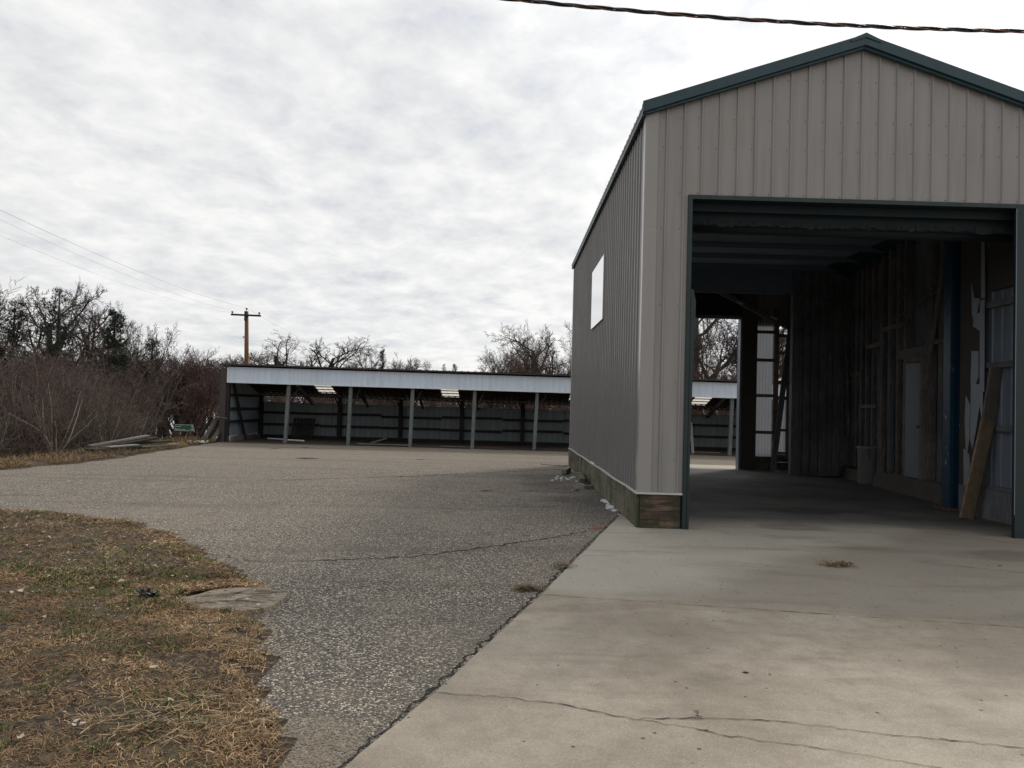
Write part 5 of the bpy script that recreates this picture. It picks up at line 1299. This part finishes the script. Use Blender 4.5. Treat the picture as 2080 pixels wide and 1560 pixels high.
# trees framed by the far doorway
put('uprB', 1.3, 64, top(1, 64, 7.6), 'wide bare tree at the back of the group left of the building', 'tree', rz=4.4, wide=1.3)
put('oakB', 3.2, 60, top(3, 60, 8.2), 'bare oak half hidden by the tallest thin tree near the building edge', 'tree', rz=5.0, wide=1.1)
put('uprB', 4.4, 50, top(4, 50, 6.6), 'bare tree low against the rear edge of the building', 'tree', rz=2.0, wide=1.2)
put('oakA', 11.6, 47, 11.0, 'large bare oak at the left in the view through both doorways', 'tree', rz=1.9, wide=1.1)
put('uprB', 13.3, 44, 9.4, 'many-stemmed bare tree in the middle of the doorway view', 'tree', rz=2.9, wide=1.3)
put('oakC', 14.6, 46, 9.0, 'gnarled bare tree right of the middle of the doorway view', 'tree', rz=0.9, wide=1.2)
put('uprA', 12.4, 60, 12.5, 'thin tall bare tree far back in the doorway view', 'tree', rz=0.9, wide=1.2)
put('oakB', 15.9, 50, 10.5, 'bare oak at the right in the view through both doorways', 'tree', rz=0.7)
put('uprA', 14.2, 56, 10.0, 'upright bare tree behind the oaks seen through both doorways', 'tree', rz=0.7)
for i, (x, y, h_) in enumerate([(10.6, 42, 4.6), (11.5, 41, 5.0), (12.4, 42, 4.8), (13.2, 43, 5.2), (10.0, 46, 4.6), (14.2, 42, 5.2), (13.5, 45, 5.4), (12.0, 45, 5.6)]):
    put(('redA', 'redB')[i % 2], x, y, h_, 'brown shrub of the thicket under the oaks seen through both doorways', 'shrub', 'shrubs under the doorway oaks', wide=1.35)
# left wood : tall ones first
put('uprA', -26.4, 42, top(-26, 42, 8.1), 'tall bare tree highest at the far left of the skyline', 'tree', rz=0.5, wide=1.25)
put('oakC', -24.4, 41, top(-24, 41, 7.7), 'bare tree rising between the pines at the left', 'tree', rz=1.5)
put('oakB', -21.7, 42, top(-22, 42, 7.3), 'wide forked bare tree standing clear right of the left pines', 'tree', rz=4.6, wide=1.0)
put('uprB', -20.0, 41, top(-20, 41, 6.6), 'fine-twigged bare tree behind the small pointed pine', 'tree', rz=0.6, wide=0.9)
put('pineA', -24.2, 36, top(-24, 36, 6.1), 'dark pine at the left border of the photograph', 'tree', wide=1.15)
put('pineA', -22.6, 35, top(-22, 35, 5.7), 'dark ragged pine second from the left border', 'tree', rz=2.0, wide=1.2)
put('pineA', -21.2, 36, top(-20, 36, 6.4), 'dark pine third from the left border beside the forked tree', 'tree', rz=4.1, wide=1.15)
put('pineB', -19.6, 38, top(-19, 38, 5.7), 'small pointed dark pine right of the forked bare tree', 'tree', rz=1.0, wide=1.25)
put('pineB', -20.9, 45, top(-20, 45, 4.9), 'low dark pine among the reddish trees', 'tree', rz=3.0, wide=1.3)
rr = random.Random(99)
TONE = dict(redA='reddish', redB='reddish', oakC='spreading', uprB='feathery', shA='olive brown', shB='grey brown', shC='pale stemmed reddish')
def field(n, fx0, fx1, y0, y1, ztop, keys, labels, cat, group, wide=(0.9, 1.3)):
    """n plants scattered along sight lines fx = x / y; labels = [(limit of fx, text)]"""
    for i in range(n):
        f = fx0 + (fx1 - fx0) * (i + rr.random()) / n; y = rr.uniform(y0, y1); y = max(y, 53.5) if f > -0.47 else y; x = f * y
        zt = ztop(f) if callable(ztop) else ztop
        h_ = 1.5 + zt * y * rr.uniform(0.74, 1.03) - hgt(x, y); k = rr.choice(keys)
        lab = next(t_ for lim, t_ in labels if f < lim)
        put(k, x, y, h_, 'bare %s tree %s' % (TONE[k], lab), cat, group, wide=rr.uniform(*wide))
field(34, -0.66, -0.40, 46, 60, lambda f: 0.074 if f > -0.5 else 0.062, ['redA', 'redB'], [(-0.6, 'low behind the left pines'), (-0.52, 'below the wide forked tree'), (-0.46, 'in the dense row right of the small pointed pine'), (9, 'in the dense row above the road sign')], 'tree', 'reddish trees behind the thicket', (1.1, 1.5))
field(14, -0.41, -0.335, 64, 82, 0.066, ['oakC', 'uprB'], [(-0.385, 'between the road sign and the shed end'), (9, 'just above the left end of the shed roof')], 'tree', 'bare trees beside the shed end', (0.9, 1.2))
field(12, -0.70, -0.50, 30, 38, 0.052, ['uprB', 'redA'], [(-0.62, 'in the middle row at the left border'), (9, 'in the middle row below the forked tree')], 'tree', 'middle row of the left wood', (1.1, 1.4))
field(44, -0.345, 0.16, 60, 95, 0.043, ['redB', 'oakC', 'redA'], [(-0.25, 'low behind the shed near the utility pole'), (-0.10, 'low behind the middle of the shed'), (0.02, 'low behind the shed left of the tall building'), (9, 'low behind the shed hidden mostly by the building')], 'tree', 'tree belt behind the shed', (1.2, 1.6))
# thicket along the lot edge
for i in range(54):
    t_ = i / 53; y = 15.6 + 11.0 * t_ ** 1.1 + rr.uniform(-0.5, 0.5); x = -11.75 - rr.random() ** 1.3 * 4.2
    if -0.50 < x / y: x = -0.50 * y - rr.random() * 2.5
    if y < 17.5: x -= 0.3
    h_ = rr.uniform(1.5, 3.3) + (0.4 if x < -13.0 else 0); k = rr.choice(['shA', 'shB', 'shA', 'shC', 'shB'])
    lab = 'nearest at the left border' if y < 17.5 else 'behind the near end of the lumber pile' if y < 20.5 else 'behind the far end of the lumber pile' if y < 23.5 else 'between the lumber pile and the road sign'
    put(k, x, y, h_, 'bare %s shrub of the thicket %s' % (TONE[k], lab), 'shrub', 'thicket along the lot edge', wide=rr.uniform(0.8, 1.15))
for i in range(40):
    y = rr.uniform(22, 38); f = rr.uniform(-0.66, -0.475); x = f * y
    if x > -14.0: x = -14.0 - rr.random() * 2
    k = rr.choice(['shA', 'shB', 'redA']); lab = 'at the left border' if x / y < -0.58 else 'under the forked tree' if x / y < -0.52 else 'left of the road sign'
    put(k, x, y, rr.uniform(3.4, 4.7), 'taller bare %s shrub deep in the thicket %s' % (TONE[k], lab), 'shrub', 'deeper thicket of the left wood', wide=rr.uniform(1.0, 1.3))
# a leaning pale-branched shrub reaching out over the road sign
put('shC', -17.6, 34, 3.4, 'pale shrub with long branches leaning right above the road sign', 'shrub', wide=1.1, rz=0.3)
for i, (x, y, h_) in enumerate([(-25.5, 55, 4.2), (-24.2, 57, 4.4), (-23.0, 56, 4.2), (-21.8, 57, 4.6), (-27, 54, 4.6)]):
    put(('redA', 'shB')[i % 2], x, y, h_, 'bare %s shrub of the clump directly behind the road sign' % TONE[('redA', 'shB')[i % 2]], 'shrub', 'clump behind the road sign', wide=1.3)
# low bramble at the thicket foot: nobody could count the canes
def bramble():
    m_ = MB(); r2 = random.Random(5)
    for _ in range(1500):
        y = r2.uniform(15.2, 40); x = -11.2 - r2.random() ** 1.4 * 5 if y < 24 else -0.475 * y - r2.random() * 6
        z = hgt(x, y); a = r2.uniform(0, 6.28); L = r2.uniform(0.3, 1.1); d = Vector((math.cos(a), math.sin(a), r2.uniform(0.5, 2.2))).normalized(); p = Vector((x, y, z)); pts = [p]
        for k in range(3): d = (d + Vector((r2.gauss(0, .2), r2.gauss(0, .2), -0.25))).normalized(); pts.append(pts[-1] + d * L / 3)
        m_.tube(pts, [0.008, 0.006, 0.005, 0.003], 3, cap=False)
    o = m_.build('brambles', MT['twigred']); o['kind'] = 'stuff'
bramble()
# one mass of far woods closing the horizon
def far_woods():
    m_ = MB(); r2 = random.Random(17)
    src = PR['redA']['crown']; sv = np.empty(len(src.vertices) * 3); src.vertices.foreach_get('co', sv); sv = sv.reshape(-1, 3)
    nf = len(src.polygons); fi = np.empty(nf * 4, int)
    src.polygons[0].loop_total; src.loops.foreach_get('vertex_index', fi) if len(src.loops) == nf * 4 else None
    V_, F_ = [], []; off = 0
    for k in range(46):
        a = -48 + 96 * (k + r2.random()) / 46; d = r2.uniform(125, 165); x = d * math.tan(R(a)); y = d
        if abs(x) > 150: continue
        s_ = r2.uniform(1.5, 2.1); th = r2.uniform(0, 6.28); c_, s2 = math.cos(th), math.sin(th)
        q = sv * np.array([s_ * 1.8, s_ * 1.8, s_ * 0.95]); q = np.stack([q[:, 0] * c_ - q[:, 1] * s2 + x, q[:, 0] * s2 + q[:, 1] * c_ + y, q[:, 2] + hgt(x, y)], 1)
        V_.append(q); F_.append(fi.reshape(-1, 4) + off); off += len(sv)
    V_ = np.concatenate(V_); F_ = np.concatenate(F_); me = bpy.data.meshes.new('distant_woods')
    me.vertices.add(len(V_)); me.vertices.foreach_set('co', V_.ravel().astype(np.float32)); me.loops.add(F_.size); me.loops.foreach_set('vertex_index', F_.ravel().astype(np.int32))
    me.polygons.add(len(F_)); me.polygons.foreach_set('loop_start', (np.arange(len(F_)) * 4).astype(np.int32)); me.update(calc_edges=True)
    me.materials.append(MT['twig']); o = bpy.data.objects.new('distant_woods', me); COL.objects.link(o); o['kind'] = 'stuff'
far_woods()
